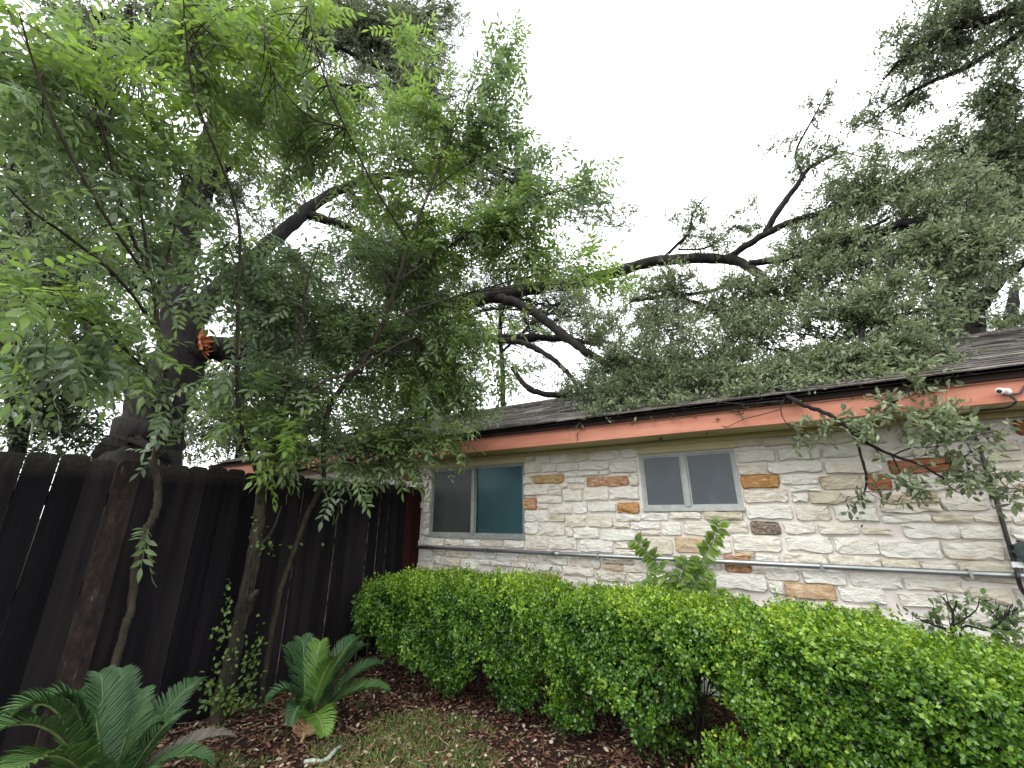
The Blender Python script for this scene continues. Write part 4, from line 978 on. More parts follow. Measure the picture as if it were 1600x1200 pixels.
far_tree('tall thin trunked tree behind the roof ridge near the first window', [(690, 660, 13), (688, 600, 13), (684, 540, 13), (680, 470, 13), (675, 380, 13)], [.22, .2, .19, .15, .08],
         [([(686, 570, 13), (620, 520, 13), (560, 500, 13)], [.1, .07, .03]), ([(684, 540, 13), (740, 490, 13), (800, 480, 13)], [.1, .07, .03])],
         [(640, 560, 13, 80, 60, 1, .75), (710, 540, 13, 70, 60, 1, .8), (600, 620, 13, 70, 40, .9, .6), (690, 620, 13, 70, 40, .9, .8), (650, 460, 13, 90, 50, 1, .6, .3), (740, 450, 13, 80, 50, 1, .5, .3), (560, 540, 13, 60, 60, .9, .6), (740, 600, 13, 40, 40, .8, .7)])
far_tree('slim grey tree behind the roof under the snapped limb', [(786, 640, 14), (786, 600, 14), (784, 560, 14), (782, 500, 14), (800, 430, 14)], [.1, .09, .085, .07, .04],
         [([(784, 550, 14), (840, 500, 14), (900, 470, 14)], [.05, .04, .02])],
         [(800, 500, 14, 70, 50, 1, .6, .45), (870, 490, 14, 70, 45, 1, .6, .45), (820, 570, 14, 50, 35, .8, .35), (930, 480, 14, 60, 50, 1, .6), (860, 590, 14, 50, 25, .8, .3), (770, 420, 14, 60, 50, 1, .5), (880, 420, 14, 70, 40, 1, .45, .45)])
far_tree('round green tree peeping over the far right roof ridge', [(1580, 560, 19), (1580, 500, 19), (1585, 450, 19)], [.2, .18, .1], [([(1580, 510, 19), (1620, 480, 19)], [.1, .05])],
         [(1570, 520, 18, 60, 22, 1, 1.0, .6), (1620, 500, 18, 50, 30, 1, 1.0, .6), (1540, 505, 19, 40, 25, 1, .6, .5), (1470, 500, 18, 40, 40, 1, .7, .5)])

# ------------------------------------------------------------------ ash saplings along the fence (compound leaves)
def compound(seed, tint):
    r = np.random.default_rng(seed)
    npair = (2, 3, 3, 4)[seed % 4]
    L = .15 + .03 * npair
    V, F = [], []
    V += [(-.0015, 0, 0), (.0015, 0, 0), (.001, L, -.03), (-.001, L, -.03)]; F.append((0, 1, 2, 3))
    def leaflet(p, d, ln, w):
        d = d / np.linalg.norm(d)
        n = np.array([r.normal(0, .25), r.normal(0, .25), 1.0]); x = np.cross(d, n); x /= np.linalg.norm(x); z = np.cross(x, d)
        b = len(V)
        for (a, t, c) in ((0, 0, 0), (.40, .25, .10), (.5, .48, .12), (.30, .76, .04), (0, 1, -.10), (-.30, .76, .04), (-.5, .48, .12), (-.40, .25, .10), (0, .48, 0)):
            q = p + x * a * w + d * t * ln + z * (c * w - .10 * ln * t * t)
            V.append(tuple(q))
        F.extend([(b, b + 1, b + 2, b + 8), (b + 8, b + 2, b + 3, b + 4), (b, b + 8, b + 6, b + 7), (b + 8, b + 4, b + 5, b + 6)])
    for i in range(npair):
        t = .32 + .56 * i / max(1, npair - 1 + .3)
        p = np.array([0, L * t, -.03 * t * t])
        for s in (-1, 1):
            leaflet(p, np.array([s * .85, .62 + r.normal(0, .12), -.22 + r.normal(0, .12)]), r.uniform(.062, .085), r.uniform(.024, .031))
    leaflet(np.array([0, L, -.03]), np.array([r.normal(0, .1), 1, -.25]), r.uniform(.075, .095), r.uniform(.027, .033))
    return np.array(V), F, np.clip(tint + r.normal(0, .05, len(F)), 0, 1)
VAR = []
for k in range(20):
    tnt = (k // 4) / 4.0                       # five tints, four shapes
    V, F, T = compound(k, tnt)
    lt = np.array([len(f) for f in F])
    me = raw_mesh('leaf', V, np.concatenate([np.array(f) for f in F]), np.concatenate([[0], np.cumsum(lt)[:-1]]), lt, M['ash_leaf'], T)
    VAR.append((V, F, T, me))

def in_frame(P):
    v = P - O; zc = np.maximum(v @ fw, .01)
    x = 800 + FPX * (v @ RT) / zc; y = 600 - FPX * (v @ UP) / zc
    return (v @ fw > .05) & (x > -60) & (x < 1660) & (y > -60) & (y < 1260)

def sapling(label, stems, clumps, leafdens=2.7, maxparts=250):
    b = np.array(stems[0][0][0], float).copy()
    t = thing('ash_sapling', label, 'sapling', b, 'ash saplings growing along the fence')
    sk = []
    for k, (p, r) in enumerate(stems):
        sk.append(limb_obj('trunk' if k == 0 else 'stem', p, r, M['stem'], t, 8, 6, .12, .05))
    skel = np.concatenate(sk)
    PP, DD, NN, SS, TT, TW = [], [], [], [], [], []
    for cl in clumps:
        k = cl[6] if len(cl) > 6 else 1.0
        tb = .14 + .86 * (cl[7] if len(cl) > 7 else .45)
        _, c, a, bb = clump_pts(cl, 1)
        n = max(3, int(leafdens * k * math.pi * a * bb / .0062))
        nb = max(2, n // 9)
        ends, _, _, _ = clump_pts(cl, nb, .5)
        dd = np.linalg.norm(skel - c, axis=1); near = np.argsort(dd)[:10]
        A = skel[near[rng.integers(0, len(near), nb)]]
        m = 7
        Ln = np.linalg.norm(ends - A, axis=1)
        BP = quad_paths(A, ends, rng.normal(0, 1, (nb, 3)) * .08 * Ln[:, None], m, .10)
        TW.append((BP, np.linspace(1, .4, m)[None] * (.0032 * (1 + .6 * Ln))[:, None]))
        bi = rng.integers(0, nb, n)
        ti = 1 - rng.random(n) ** 1.2 * np.minimum(.8, .42 / np.maximum(Ln[bi], .2))
        f = ti * (m - 1); i0 = np.minimum(f.astype(int), m - 2); fr = (f - i0)[:, None]
        base = BP[bi, i0] * (1 - fr) + BP[bi, i0 + 1] * fr
        tan = nrm(BP[bi, i0 + 1] - BP[bi, i0])
        d = nrm(tan * .55 + rand_dirs(n) * .8 + np.array([0, 0, -.18]))
        nn = nrm(rand_dirs(n) * .45 + np.array([0, 0, 1.0]))
        PP.append(base); DD.append(d); NN.append(nn); SS.append(rng.uniform(.7, 1.15, n)); TT.append(np.clip(tb + rng.normal(0, .06, nb)[bi] + rng.normal(0, .10, n), 0, .999))
    P = np.concatenate(PP); B = frames(np.concatenate(DD), np.concatenate(NN)); S = np.concatenate(SS); T = np.concatenate(TT)
    dist = np.linalg.norm(P - O, axis=1) + np.where(in_frame(P), 0, 100)
    order = np.argsort(dist)
    var = np.minimum((T * 5).astype(int), 4) * 4 + rng.integers(0, 4, len(T))
    near_, rest = order[:maxparts], order[maxparts:]
    base = wloc(t)
    for i in near_:
        o = bpy.data.objects.new('leaf', VAR[var[i]][3]); link(o, t)
        b_ = B[i] * S[i]; q = P[i] - base
        o.matrix_basis = Matrix(((b_[0][0], b_[1][0], b_[2][0], q[0]), (b_[0][1], b_[1][1], b_[2][1], q[1]), (b_[0][2], b_[1][2], b_[2][2], q[2]), (0, 0, 0, 1)))
    Vs, Ls, Ts, Tn, off = [], [], [], [], 0
    for k in range(20):
        idx = rest[var[rest] == k]
        if not len(idx): continue
        V, F, tn, _ = VAR[k]
        W_ = np.einsum('vj,nji->nvi', V, B[idx] * S[idx][:, None, None]) + P[idx][:, None, :]
        lp = np.concatenate([np.array(f) for f in F]); lt = np.array([len(f) for f in F])
        Ls.append((lp[None] + (np.arange(len(idx)) * len(V))[:, None] + off).ravel()); Ts.append(np.tile(lt, len(idx))); Tn.append(np.tile(tn, len(idx)))
        Vs.append(W_.reshape(-1, 3)); off += len(idx) * len(V)
    if Vs:
        tot = np.concatenate(Ts)
        me = raw_mesh('foliage', np.concatenate(Vs) - base, np.concatenate(Ls), np.concatenate([[0], np.cumsum(tot)[:-1]]), tot, M['ash_leaf'], np.concatenate(Tn))
        o = bpy.data.objects.new('foliage', me); link(o, t); o['kind'] = 'stuff'
    bake_tubes('twig', TW, M['twig'], t)
    return t

def fx(px, py, x=-3.55): return at_x(px, py, x)
g1 = fx(178, 1050, -3.66); g1[2] = .0
sapling('slender ash sapling at the left with long thin stem before the peeling picket',
        [([g1, fx(190, 1000, -3.66), fx(205, 950, -3.66), fx(213, 890, -3.66), fx(222, 850, -3.66), fx(236, 815, -3.66), fx(246, 790, -3.66), fx(246, 755, -3.66), fx(240, 722, -3.64), fx(250, 680, -3.6), fx(256, 640, -3.5), fx(260, 583, -3.45), fx(247, 517, -3.4), fx(243, 460, -3.35), fx(230, 413, -3.3), fx(215, 390, -3.3), fx(200, 350, -3.25), fx(187, 310, -3.2), fx(170, 240, -3.1), fx(150, 150, -3.0)],
          [.024, .023, .023, .024, .022, .023, .024, .022, .020, .019, .018, .017, .016, .015, .013, .011, .010, .009, .006, .003]),
         ([fx(240, 470, -3.35), fx(252, 430, -3.35), fx(262, 400, -3.3), fx(280, 330, -3.3), fx(300, 260, -3.2)], [.010, .009, .008, .006, .003]),
         ([fx(230, 413, -3.3), fx(227, 372, -3.3), fx(222, 345, -3.3), fx(215, 280, -3.2)], [.010, .009, .008, .003]),
         ([fx(257, 620, -3.5), fx(210, 560, -3.3), fx(150, 510, -3.1), fx(90, 480, -3.0), fx(20, 480, -2.9)], [.010, .009, .007, .005, .003]),
         ([fx(246, 517, -3.4), fx(190, 440, -3.1), fx(120, 380, -3.0), fx(50, 330, -2.9), fx(10, 290, -2.8)], [.011, .010, .008, .006, .003]),
         ([fx(236, 440, -3.3), fx(160, 330, -3.0), fx(90, 200, -2.9), fx(50, 90, -2.8), fx(30, 20, -2.7)], [.010, .009, .008, .005, .003])],
        [(60, 45, 3.2, 75, 45, .3, .9, .85), (90, 120, 3.3, 90, 50, .3, .8, .5), (150, 70, 3.4, 80, 55, .3, .5, .35), (30, 210, 3.1, 60, 60, .3, .9, .4), (110, 205, 3.3, 80, 50, .3, .8, .3), (215, 160, 3.4, 60, 50, .3, .85, .7), (190, 225, 3.4, 70, 40, .3, .75, .5),
         (40, 310, 3.1, 70, 50, .3, .9, .25), (140, 310, 3.3, 80, 50, .3, .7, .25), (60, 440, 3.1, 80, 35, .3, .9, .45), (60, 495, 3.0, 80, 25, .25, 1.1, .6), (140, 480, 3.2, 50, 30, .25, 1.2, .8), (180, 500, 3.3, 60, 35, .25, .9, .5), (250, 250, 3.5, 50, 70, .3, .5, .45),
         (200, 370, 3.4, 70, 50, .3, .7, .25), (205, 590, 3.4, 30, 50, .2, .8, .65), (60, 560, 3.2, 70, 40, .3, .6, .2), (130, 590, 3.3, 60, 35, .3, .5, .2), (270, 610, 3.6, 40, 40, .2, .6, .2), (255, 480, 3.6, 45, 30, .3, .4, .25), (225, 832, 3.7, 18, 8, .05, .3, .4), (262, 715, 3.75, 14, 16, .08, .5, .3),
         (245, 560, 3.6, 40, 60, .3, .5, .5), (110, 650, 3.2, 90, 25, .3, .8, .3), (40, 620, 3.1, 60, 40, .3, .8, .25), (150, 560, 3.3, 60, 40, .3, .9, .25), (190, 440, 3.4, 50, 40, .3, .8, .3), (90, 380, 3.2, 80, 35, .3, .9, .3), (270, 330, 3.6, 40, 50, .3, .5, .35), (20, 120, 3.1, 50, 60, .3, .9, .4), (230, 60, 3.5, 50, 50, .3, .5, .5)])
g2 = fx(343, 1108, -3.62); g2[2] = 0
sapling('thicker ash sapling with ivy on its trunk leaning against the middle of the fence',
        [([g2, fx(352, 1070, -3.6), fx(366, 1010, -3.6), fx(380, 950, -3.6), fx(392, 890, -3.6), fx(402, 830, -3.6), fx(408, 780, -3.58), fx(412, 745, -3.55), fx(425, 700, -3.5), fx(440, 640, -3.4), fx(450, 580, -3.3), fx(470, 510, -3.2), fx(480, 440, -3.1), fx(500, 380, -3.0)],
          [.060, .055, .052, .050, .050, .048, .040, .034, .026, .022, .018, .014, .010, .005]),
         ([fx(385, 960, -3.6), fx(394, 935, -3.5), fx(402, 925, -3.46)], [.03, .026, .022]),
         ([fx(404, 790, -3.58), fx(408, 765, -3.5), fx(422, 748, -3.45), fx(432, 720, -3.4), fx(436, 690, -3.3)], [.020, .018, .016, .014, .006]),
         ([fx(410, 765, -3.55), fx(395, 720, -3.5), fx(380, 680, -3.45), fx(370, 600, -3.4), fx(372, 480, -3.3), fx(373, 350, -3.2), fx(343, 250, -3.1), fx(317, 187, -3.05), fx(300, 133, -3.0), fx(290, 50, -2.9), fx(285, -30, -2.8)], [.018, .016, .014, .013, .012, .011, .010, .009, .008, .006, .004]),
         ([fx(436, 660, -3.4), fx(500, 600, -3.1), fx(557, 577, -3.0), fx(640, 530, -2.8), fx(720, 520, -2.65), fx(800, 508, -2.5), fx(835, 485, -2.4), fx(865, 482, -2.3), fx(905, 500, -2.2), fx(935, 540, -2.15)], [.016, .014, .012, .010, .009, .008, .007, .006, .004, .002]),
         ([fx(412, 745, -3.55), fx(470, 735, -3.4), fx(540, 722, -3.2), fx(600, 720, -3.0)], [.014, .012, .009, .004]),
         ([fx(400, 860, -3.6), fx(425, 830, -3.5), fx(440, 790, -3.5)], [.014, .010, .006])],
        [(350, 450, 3.9, 70, 50, .3, .7, .2), (450, 440, 4.0, 70, 50, .3, .9, .22), (440, 515, 4.0, 65, 40, .3, .9, .2), (360, 500, 3.9, 30, 25, .2, .4, .2), (520, 520, 4.1, 70, 45, .3, 1.0, .28), (460, 590, 4.0, 70, 40, .3, .9, .15), (390, 600, 3.9, 60, 50, .3, .7, .15), (560, 600, 4.2, 60, 40, .3, .8, .3),
         (620, 540, 4.3, 60, 40, .3, .9, .45), (430, 690, 3.75, 45, 28, .2, 1.3, .8), (400, 665, 3.8, 50, 25, .2, .8, .4), (490, 680, 4.0, 60, 35, .25, 1.0, .25), (560, 690, 4.1, 60, 35, .25, 1.1, .25), (640, 680, 4.2, 60, 40, .25, 1.2, .4), (690, 610, 4.3, 70, 45, .3, 1.4, .5), (420, 640, 3.9, 60, 30, .2, .6, .35),
         (700, 690, 4.25, 28, 45, .15, 1.0, .5), (470, 720, 3.9, 60, 20, .2, .9, .25), (600, 735, 4.2, 60, 18, .2, .8, .35), (520, 760, 3.9, 35, 10, .1, .7, .25), (570, 755, 4.2, 20, 20, .1, .6, .35), (430, 730, 3.7, 30, 22, .15, .8, .75), (330, 660, 3.8, 40, 20, .2, .6, .6), (640, 610, 4.3, 50, 40, .3, 1.0, .45), (760, 650, 4.4, 30, 35, .15, .9, .45), (650, 740, 4.3, 40, 14, .12, .7, .3),
         (340, 380, 3.8, 60, 50, .3, .5, .35), (330, 130, 3.4, 50, 90, .3, .8, .7), (290, 60, 3.3, 60, 50, .3, .6, .5), (380, 60, 3.5, 40, 60, .3, .7, .7), (340, 230, 3.5, 50, 60, .3, .6, .6), (340, 600, 3.9, 50, 45, .3, .6, .25), (490, 620, 4.0, 70, 40, .3, .9, .2), (560, 540, 4.2, 60, 45, .3, .9, .28), (400, 480, 3.9, 60, 40, .3, .7, .25), (620, 640, 4.2, 60, 35, .3, 1.1, .4)])
g3 = fx(408, 1090, -3.6); g3[2] = 0
sapling('reaching ash sapling with thin leaning stem spreading bright leaves before the roof',
        [([g3, fx(416, 1040, -3.6), fx(428, 970, -3.6), fx(442, 910, -3.6), fx(460, 860, -3.58), fx(476, 815, -3.55), fx(490, 785, -3.5), fx(506, 750, -3.4), fx(505, 700, -3.35), fx(513, 643, -3.25), fx(533, 607, -3.15), fx(557, 577, -3.05), fx(573, 557, -3.0), fx(600, 500, -2.85), fx(620, 440, -2.7), fx(640, 380, -2.6), fx(670, 300, -2.45), fx(700, 220, -2.3), fx(740, 130, -2.1), fx(760, 60, -2.0)],
          [.026, .025, .024, .023, .022, .021, .021, .022, .024, .026, .026, .025, .024, .022, .019, .016, .013, .010, .006, .003]),
         ([fx(620, 440, -2.7), fx(680, 400, -2.5), fx(740, 360, -2.3), fx(800, 330, -2.1), fx(860, 300, -1.9), fx(930, 275, -1.75), (at_x(970, 265, -1.65))], [.013, .012, .010, .009, .007, .005, .002]),
         ([fx(600, 500, -2.85), fx(690, 470, -2.5), fx(760, 450, -2.3), fx(850, 430, -2.05), fx(930, 430, -1.8), fx(980, 425, -1.65)], [.012, .011, .009, .007, .005, .002]),
         ([fx(640, 380, -2.6), fx(590, 300, -2.6), fx(540, 200, -2.6), fx(500, 100, -2.55), fx(480, 10, -2.5)], [.012, .010, .008, .006, .003]),
         ([fx(540, 200, -2.6), fx(480, 180, -2.65), fx(430, 120, -2.7), fx(410, 40, -2.7)], [.008, .007, .005, .003]),
         ([fx(670, 300, -2.45), fx(740, 250, -2.2), fx(800, 220, -2.0), fx(840, 240, -1.9), fx(870, 260, -1.85)], [.009, .008, .006, .004, .002])],
        [(600, 330, 3.9, 60, 45, .3, .5, .6), (680, 375, 3.9, 60, 40, .3, 1.1, .6), (750, 350, 3.8, 60, 40, .3, 1.0, .5), (820, 350, 3.75, 50, 40, .3, .8, .5), (700, 265, 3.7, 35, 25, .2, 1.1, .9), (870, 300, 3.6, 60, 28, .2, .7, .4), (930, 285, 3.5, 40, 25, .15, .8, .35), (690, 428, 4.0, 60, 24, .3, .9, .55), (780, 385, 3.9, 60, 30, .3, 1.1, .6),
         (860, 390, 3.8, 50, 35, .25, .9, .65), (910, 420, 3.7, 50, 22, .2, .9, .75), (965, 435, 3.6, 35, 20, .15, .7, .6), (630, 420, 4.0, 60, 40, .3, 1.0, .3), (550, 420, 4.0, 60, 45, .3, .8, .3), (720, 540, 4.1, 70, 28, .3, 1.2, .55), (790, 512, 4.0, 35, 14, .2, .7, .6), (780, 575, 4.1, 30, 28, .25, .8, .5), (790, 90, 3.4, 35, 45, .12, .5, .3), (765, 130, 3.4, 28, 50, .15, .6, .3), (780, 185, 3.45, 55, 40, .2, .9, .35),
         (830, 240, 3.5, 40, 22, .12, .7, .35), (740, 215, 3.5, 45, 40, .2, .8, .4), (650, 190, 3.6, 60, 45, .25, .9, .6), (590, 250, 3.7, 60, 40, .25, .6, .5), (520, 180, 3.6, 50, 50, .25, .6, .6), (440, 110, 3.4, 35, 60, .2, 1.0, .75), (420, 40, 3.4, 35, 40, .2, 1.0, .8), (490, 20, 3.5, 25, 30, .2, .7, .85), (460, 200, 3.6, 50, 50, .25, .9, .55), (400, 180, 3.5, 40, 50, .25, .6, .55), (480, 290, 3.8, 50, 50, .25, .5, .4), (620, 60, 3.5, 30, 50, .2, .35, .65), (650, 480, 4.1, 60, 40, .3, 1.0, .35), (870, 250, 3.5, 12, 12, .08, .5, .35), (555, 490, 4.1, 60, 40, .3, .9, .22)])

# ------------------------------------------------------------------ hedge of clipped boxwood: three shrubs grown together
def sd_noise(P, s):
    return (np.sin(P[:, 0] * s + 1.3) * np.cos(P[:, 1] * s * 1.1 + .4) + np.sin(P[:, 2] * s * 1.2 + P[:, 0] * s * .6 + 2.1) + .6 * np.sin(P[:, 0] * s * 2.3 + P[:, 2] * s * 2.1)) / 2.6
def boxwood(label, lo, hi, nspr, tint, seed, skirts=(), fall=None):
    lo, hi = np.array(lo), np.array(hi)
    c, h = (lo + hi) / 2, (hi - lo) / 2
    t = thing('boxwood_shrub', label, 'shrub', (c[0], c[1], 0), 'boxwood shrubs of the hedge under the windows')
    r = np.random.default_rng(seed)
    n = nspr
    # points on a rounded box, pulled in by layers
    d = nrm(r.normal(0, 1, (n, 3)))
    u = r.uniform(-1, 1, (n, 3))
    ax = r.choice(3, n, p=[.14, .48, .38]); sg = np.where(r.random(n) < .5, -1, 1)
    sg = np.where((ax == 1) & (r.random(n) < .55), -1, sg)
    sg = np.where((ax == 2) & (r.random(n) < .75), 1, sg)
    u[np.arange(n), ax] = sg
    e = 5.0
    k = (np.abs(u) ** e).sum(1) ** (1 / e)
    u = u / k[:, None]
    P = c + u * h
    N = nrm(np.sign(u) * np.abs(u) ** (e - 1) / h)
    dep = np.abs(r.normal(0, .055, n)) + .24 * (r.random(n) < .36) * r.random(n)
    flat = 1 - .66 * np.clip(N[:, 2], 0, 1)
    P = P + N * flat[:, None] * (.08 * sd_noise(P, 4.5) + .085 * sd_noise(P, 11.0) + .060 * sd_noise(P, 24))[:, None] - N * dep[:, None]
    if fall: P[:, 2] -= fall[2] * np.clip((P[:, 0] - fall[0]) / fall[1], 0, 1) * np.clip((P[:, 2] - .1) / .6, 0, 1)
    # open skirt below: thin the lowest part
    low = P[:, 2] < lo[2] + .30
    gap = sd_noise(P * np.array([1, 1, 0.2]), 7.0)
    keep = ~(low & (gap > -.05 + .9 * (P[:, 2] - lo[2]) / .30))
    P, N, dep = P[keep], N[keep], dep[keep]
    # loose shoots on top
    ns = int(n * .02); top = np.where(N[:, 2] > .7)[0]; pick = r.choice(top, ns)
    P = np.concatenate([P, P[pick] + np.array([0, 0, 1]) * r.uniform(.02, .07, (ns, 1))]); N = np.concatenate([N, N[pick]]); dep = np.concatenate([dep, np.zeros(ns)])
    for (cx, cy, cz, ra, nn) in skirts:
        q = nrm(r.normal(0, 1, (nn, 3)))
        P = np.concatenate([P, np.array([cx, cy, cz]) + q * np.array([ra * 1.4, ra, ra]) * r.random((nn, 1)) ** .4]); N = np.concatenate([N, q]); dep = np.concatenate([dep, np.full(nn, .04)])
    n = len(P); K = 9
    sd = nrm(N * .8 + r.normal(0, .55, (n, 3)) + np.array([0, 0, .45]))
    tt = (np.arange(K) / K)[None, :, None]
    lp = P[:, None] + sd[:, None] * (tt * .050) + r.normal(0, .006, (n, K, 3))
    ld = nrm(sd[:, None] * .5 + nrm(r.normal(0, 1, (n, K, 3))) * .9)
    ln = nrm(nrm(r.normal(0, 1, (n, K, 3))) * .7 + N[:, None] * .5 + np.array([0, 0, .6]))
    s = r.uniform(.6, 1.4, n * K)
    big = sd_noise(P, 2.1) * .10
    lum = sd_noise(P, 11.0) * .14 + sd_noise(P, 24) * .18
    T = np.clip(np.repeat(tint - .06 + .27 * N[:, 2] + big + lum - dep * 2.0 + r.normal(0, .10, n), K) + r.normal(0, .12, n * K), 0, 1)  # tops lighter for new growth and light; depth and hollows darkened as painted shade
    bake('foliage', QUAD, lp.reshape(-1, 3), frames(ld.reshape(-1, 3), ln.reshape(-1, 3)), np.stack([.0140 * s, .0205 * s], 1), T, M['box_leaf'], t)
    nst = 26
    A = np.stack([r.uniform(lo[0] + .25, hi[0] - .25, nst), r.uniform(c[1] - .05, c[1] + .3, nst), np.full(nst, -.02)], 1)
    E = np.stack([A[:, 0] + r.normal(0, .25, nst), r.uniform(lo[1] + .32, hi[1] - .2, nst), r.uniform(.35, .68, nst)], 1)
    bake_tubes('stem', [(quad_paths(A, E, r.normal(0, .06, (nst, 3)), 7), np.linspace(.014, .003, 7)[None] * r.uniform(.6, 1.3, (nst, 1)))], M['twig'], t, 6, False)
boxwood('clipped boxwood shrub at the left end of the hedge beside the fence', (-3.40, 2.84, .24), (-1.30, 3.66, .88), 13500, .42, 11, [(-2.35, 3.02, .22, .13, 320), (-1.72, 3.0, .24, .13, 320), (-1.3, 2.98, .20, .12, 260)])
boxwood('bright clipped boxwood shrub in the middle of the hedge below the second window', (-1.42, 2.80, .30), (-.02, 3.62, .87), 10500, .46, 12, [(-.30, 2.78, .20, .14, 220), (-.75, 3.1, .12, .12, 120)])
boxwood('ragged boxwood shrub at the right end of the hedge nearest the black cable', (-.36, 2.68, .22), (1.70, 3.52, .85), 16000, .46, 13, [(.18, 2.62, .16, .14, 240), (.95, 2.55, .28, .20, 700), (.70, 2.55, .14, .12, 160)], (.35, 1.0, .17))

# ------------------------------------------------------------------ sprouting plant between the hedge shrubs, with leaves one by one
sy = 3.72
sp0 = at_y(1062, 940, sy); sp0[2] = 0
spr = thing('sprout', 'leafy green sprout with two arching stems rising from the hedge', 'plant', sp0)
ST = [[(1062, 945), (1050, 920), (1035, 895), (1020, 872), (1005, 855), (990, 843)], [(1064, 945), (1080, 905), (1095, 878), (1108, 855), (1120, 836), (1126, 814)], [(1060, 945), (1062, 915), (1068, 890), (1074, 872)], [(1066, 945), (1090, 930), (1110, 922), (1130, 930)], [(1056, 945), (1040, 925), (1022, 915), (1008, 918)], [(1064, 945), (1084, 915), (1092, 900), (1104, 890)]]
def big_leaf(nm, p, d, n, ln, w, mat, parent, tint):
    x = np.cross(d, n); x /= np.linalg.norm(x); z = np.cross(x, d)
    tpl = ((0, 0, 0), (.34, .18, .05), (.5, .42, .08), (.32, .74, .03), (0, 1, -.08), (-.32, .74, .03), (-.5, .42, .08), (-.34, .18, .05), (0, .42, 0))
    V = [p + x * a * w + d * t * ln + z * (c * w - .14 * ln * t * t) for a, t, c in tpl] - wloc(parent)
    F = [(0, 1, 2, 8), (8, 2, 3, 4), (0, 8, 6, 7), (8, 4, 5, 6)]
    me = raw_mesh(nm, V, np.concatenate([np.array(f) for f in F]), [0, 4, 8, 12], [4] * 4, mat, np.full(4, tint))
    o = bpy.data.objects.new(nm, me); link(o, parent)
    return o
for si, s in enumerate(ST):
    P, R = smooth_path([sp0 + np.array([.02 * si, 0, 0])] + [at_y(a, b, sy - .03 * k) for k, (a, b) in enumerate(s)], [.008] + list(np.linspace(.007, .002, len(s))), 6, .2)
    mb = MB(); mb.tube(P, R, 6); mb.build('stem', M['rachis'], spr, True)
    i0 = len(P) // 3
    for k in range(i0, len(P)):
        for sg in (-1, 1):
            tn = nrm(P[min(k + 1, len(P) - 1)] - P[k - 1])
            side = nrm(np.cross(tn, np.array([0, -1, .2])))
            if si in (0, 1) and k % 1: continue
            d = nrm(side * sg * .9 + tn * .45 + np.array([0, -.35, -.35]) + rng.normal(0, .22, 3))
            n_ = nrm(np.array([0, -.75, .8]) + rng.normal(0, .25, 3))
            sc_ = random.uniform(.75, 1.15) * (1.0 if k < len(P) - 2 else .8)
            big_leaf('leaf', P[k], d, n_, .095 * sc_, .050 * sc_, M['ash_leaf'], spr, min(1, max(0, .78 + random.gauss(0, .14))))

# ------------------------------------------------------------------ weedy bush right of the hedge
wb0 = at_y(1492, 1000, 3.42); wb0[2] = 0
wd = thing('weedy_bush', 'dark leaved weedy bush with bare forked stem behind the hedge end', 'bush', wb0)
sk = []
for p, r in [([(1492, 1000), (1489, 975), (1488, 955), (1478, 940), (1468, 930)], [.007, .0065, .006, .004, .002]), ([(1488, 957), (1494, 945), (1494, 938)], [.006, .005, .003]), ([(1489, 978), (1515, 962), (1527, 950), (1530, 935)], [.005, .004, .003, .002]), ([(1500, 1000), (1545, 985), (1570, 965), (1580, 945)], [.006, .005, .004, .002]), ([(1488, 985), (1455, 975), (1430, 965)], [.006, .005, .002])]:
    pts = [at_y(a, b, 3.42) for a, b in p]
    if p[0][1] >= 1000: pts = [np.array([pts[0][0], pts[0][1], 0])] + pts; r = [r[0]] + r
    sk.append(limb_obj('stem', pts, r, M['bark'], wd, 6, 5, .1, .05))
LV, TW = foliate([(1468, 935, 3.75, 25, 14, .08, .7, .4), (1530, 930, 3.8, 20, 18, .08, .6, .5), (1580, 950, 3.8, 30, 22, .1, .8, .4), (1450, 968, 3.7, 50, 14, .12, .9, .35), (1520, 992, 3.7, 70, 18, .15, 1.2, .35), (1580, 995, 3.7, 50, 26, .15, 1.4, .4), (1545, 965, 3.75, 30, 16, .1, .8, .4), (1470, 990, 3.6, 60, 20, .15, 1.3, .3), (1590, 970, 3.8, 30, 20, .1, 1.2, .35)], np.concatenate(sk), .040, .020, 9, 1.0, .12, .4, .1, .0025)
bake('foliage', OVAL, *LV.arrays(), M['ash_leaf'], wd)
bake_tubes('twig', TW, M['bark'], wd)

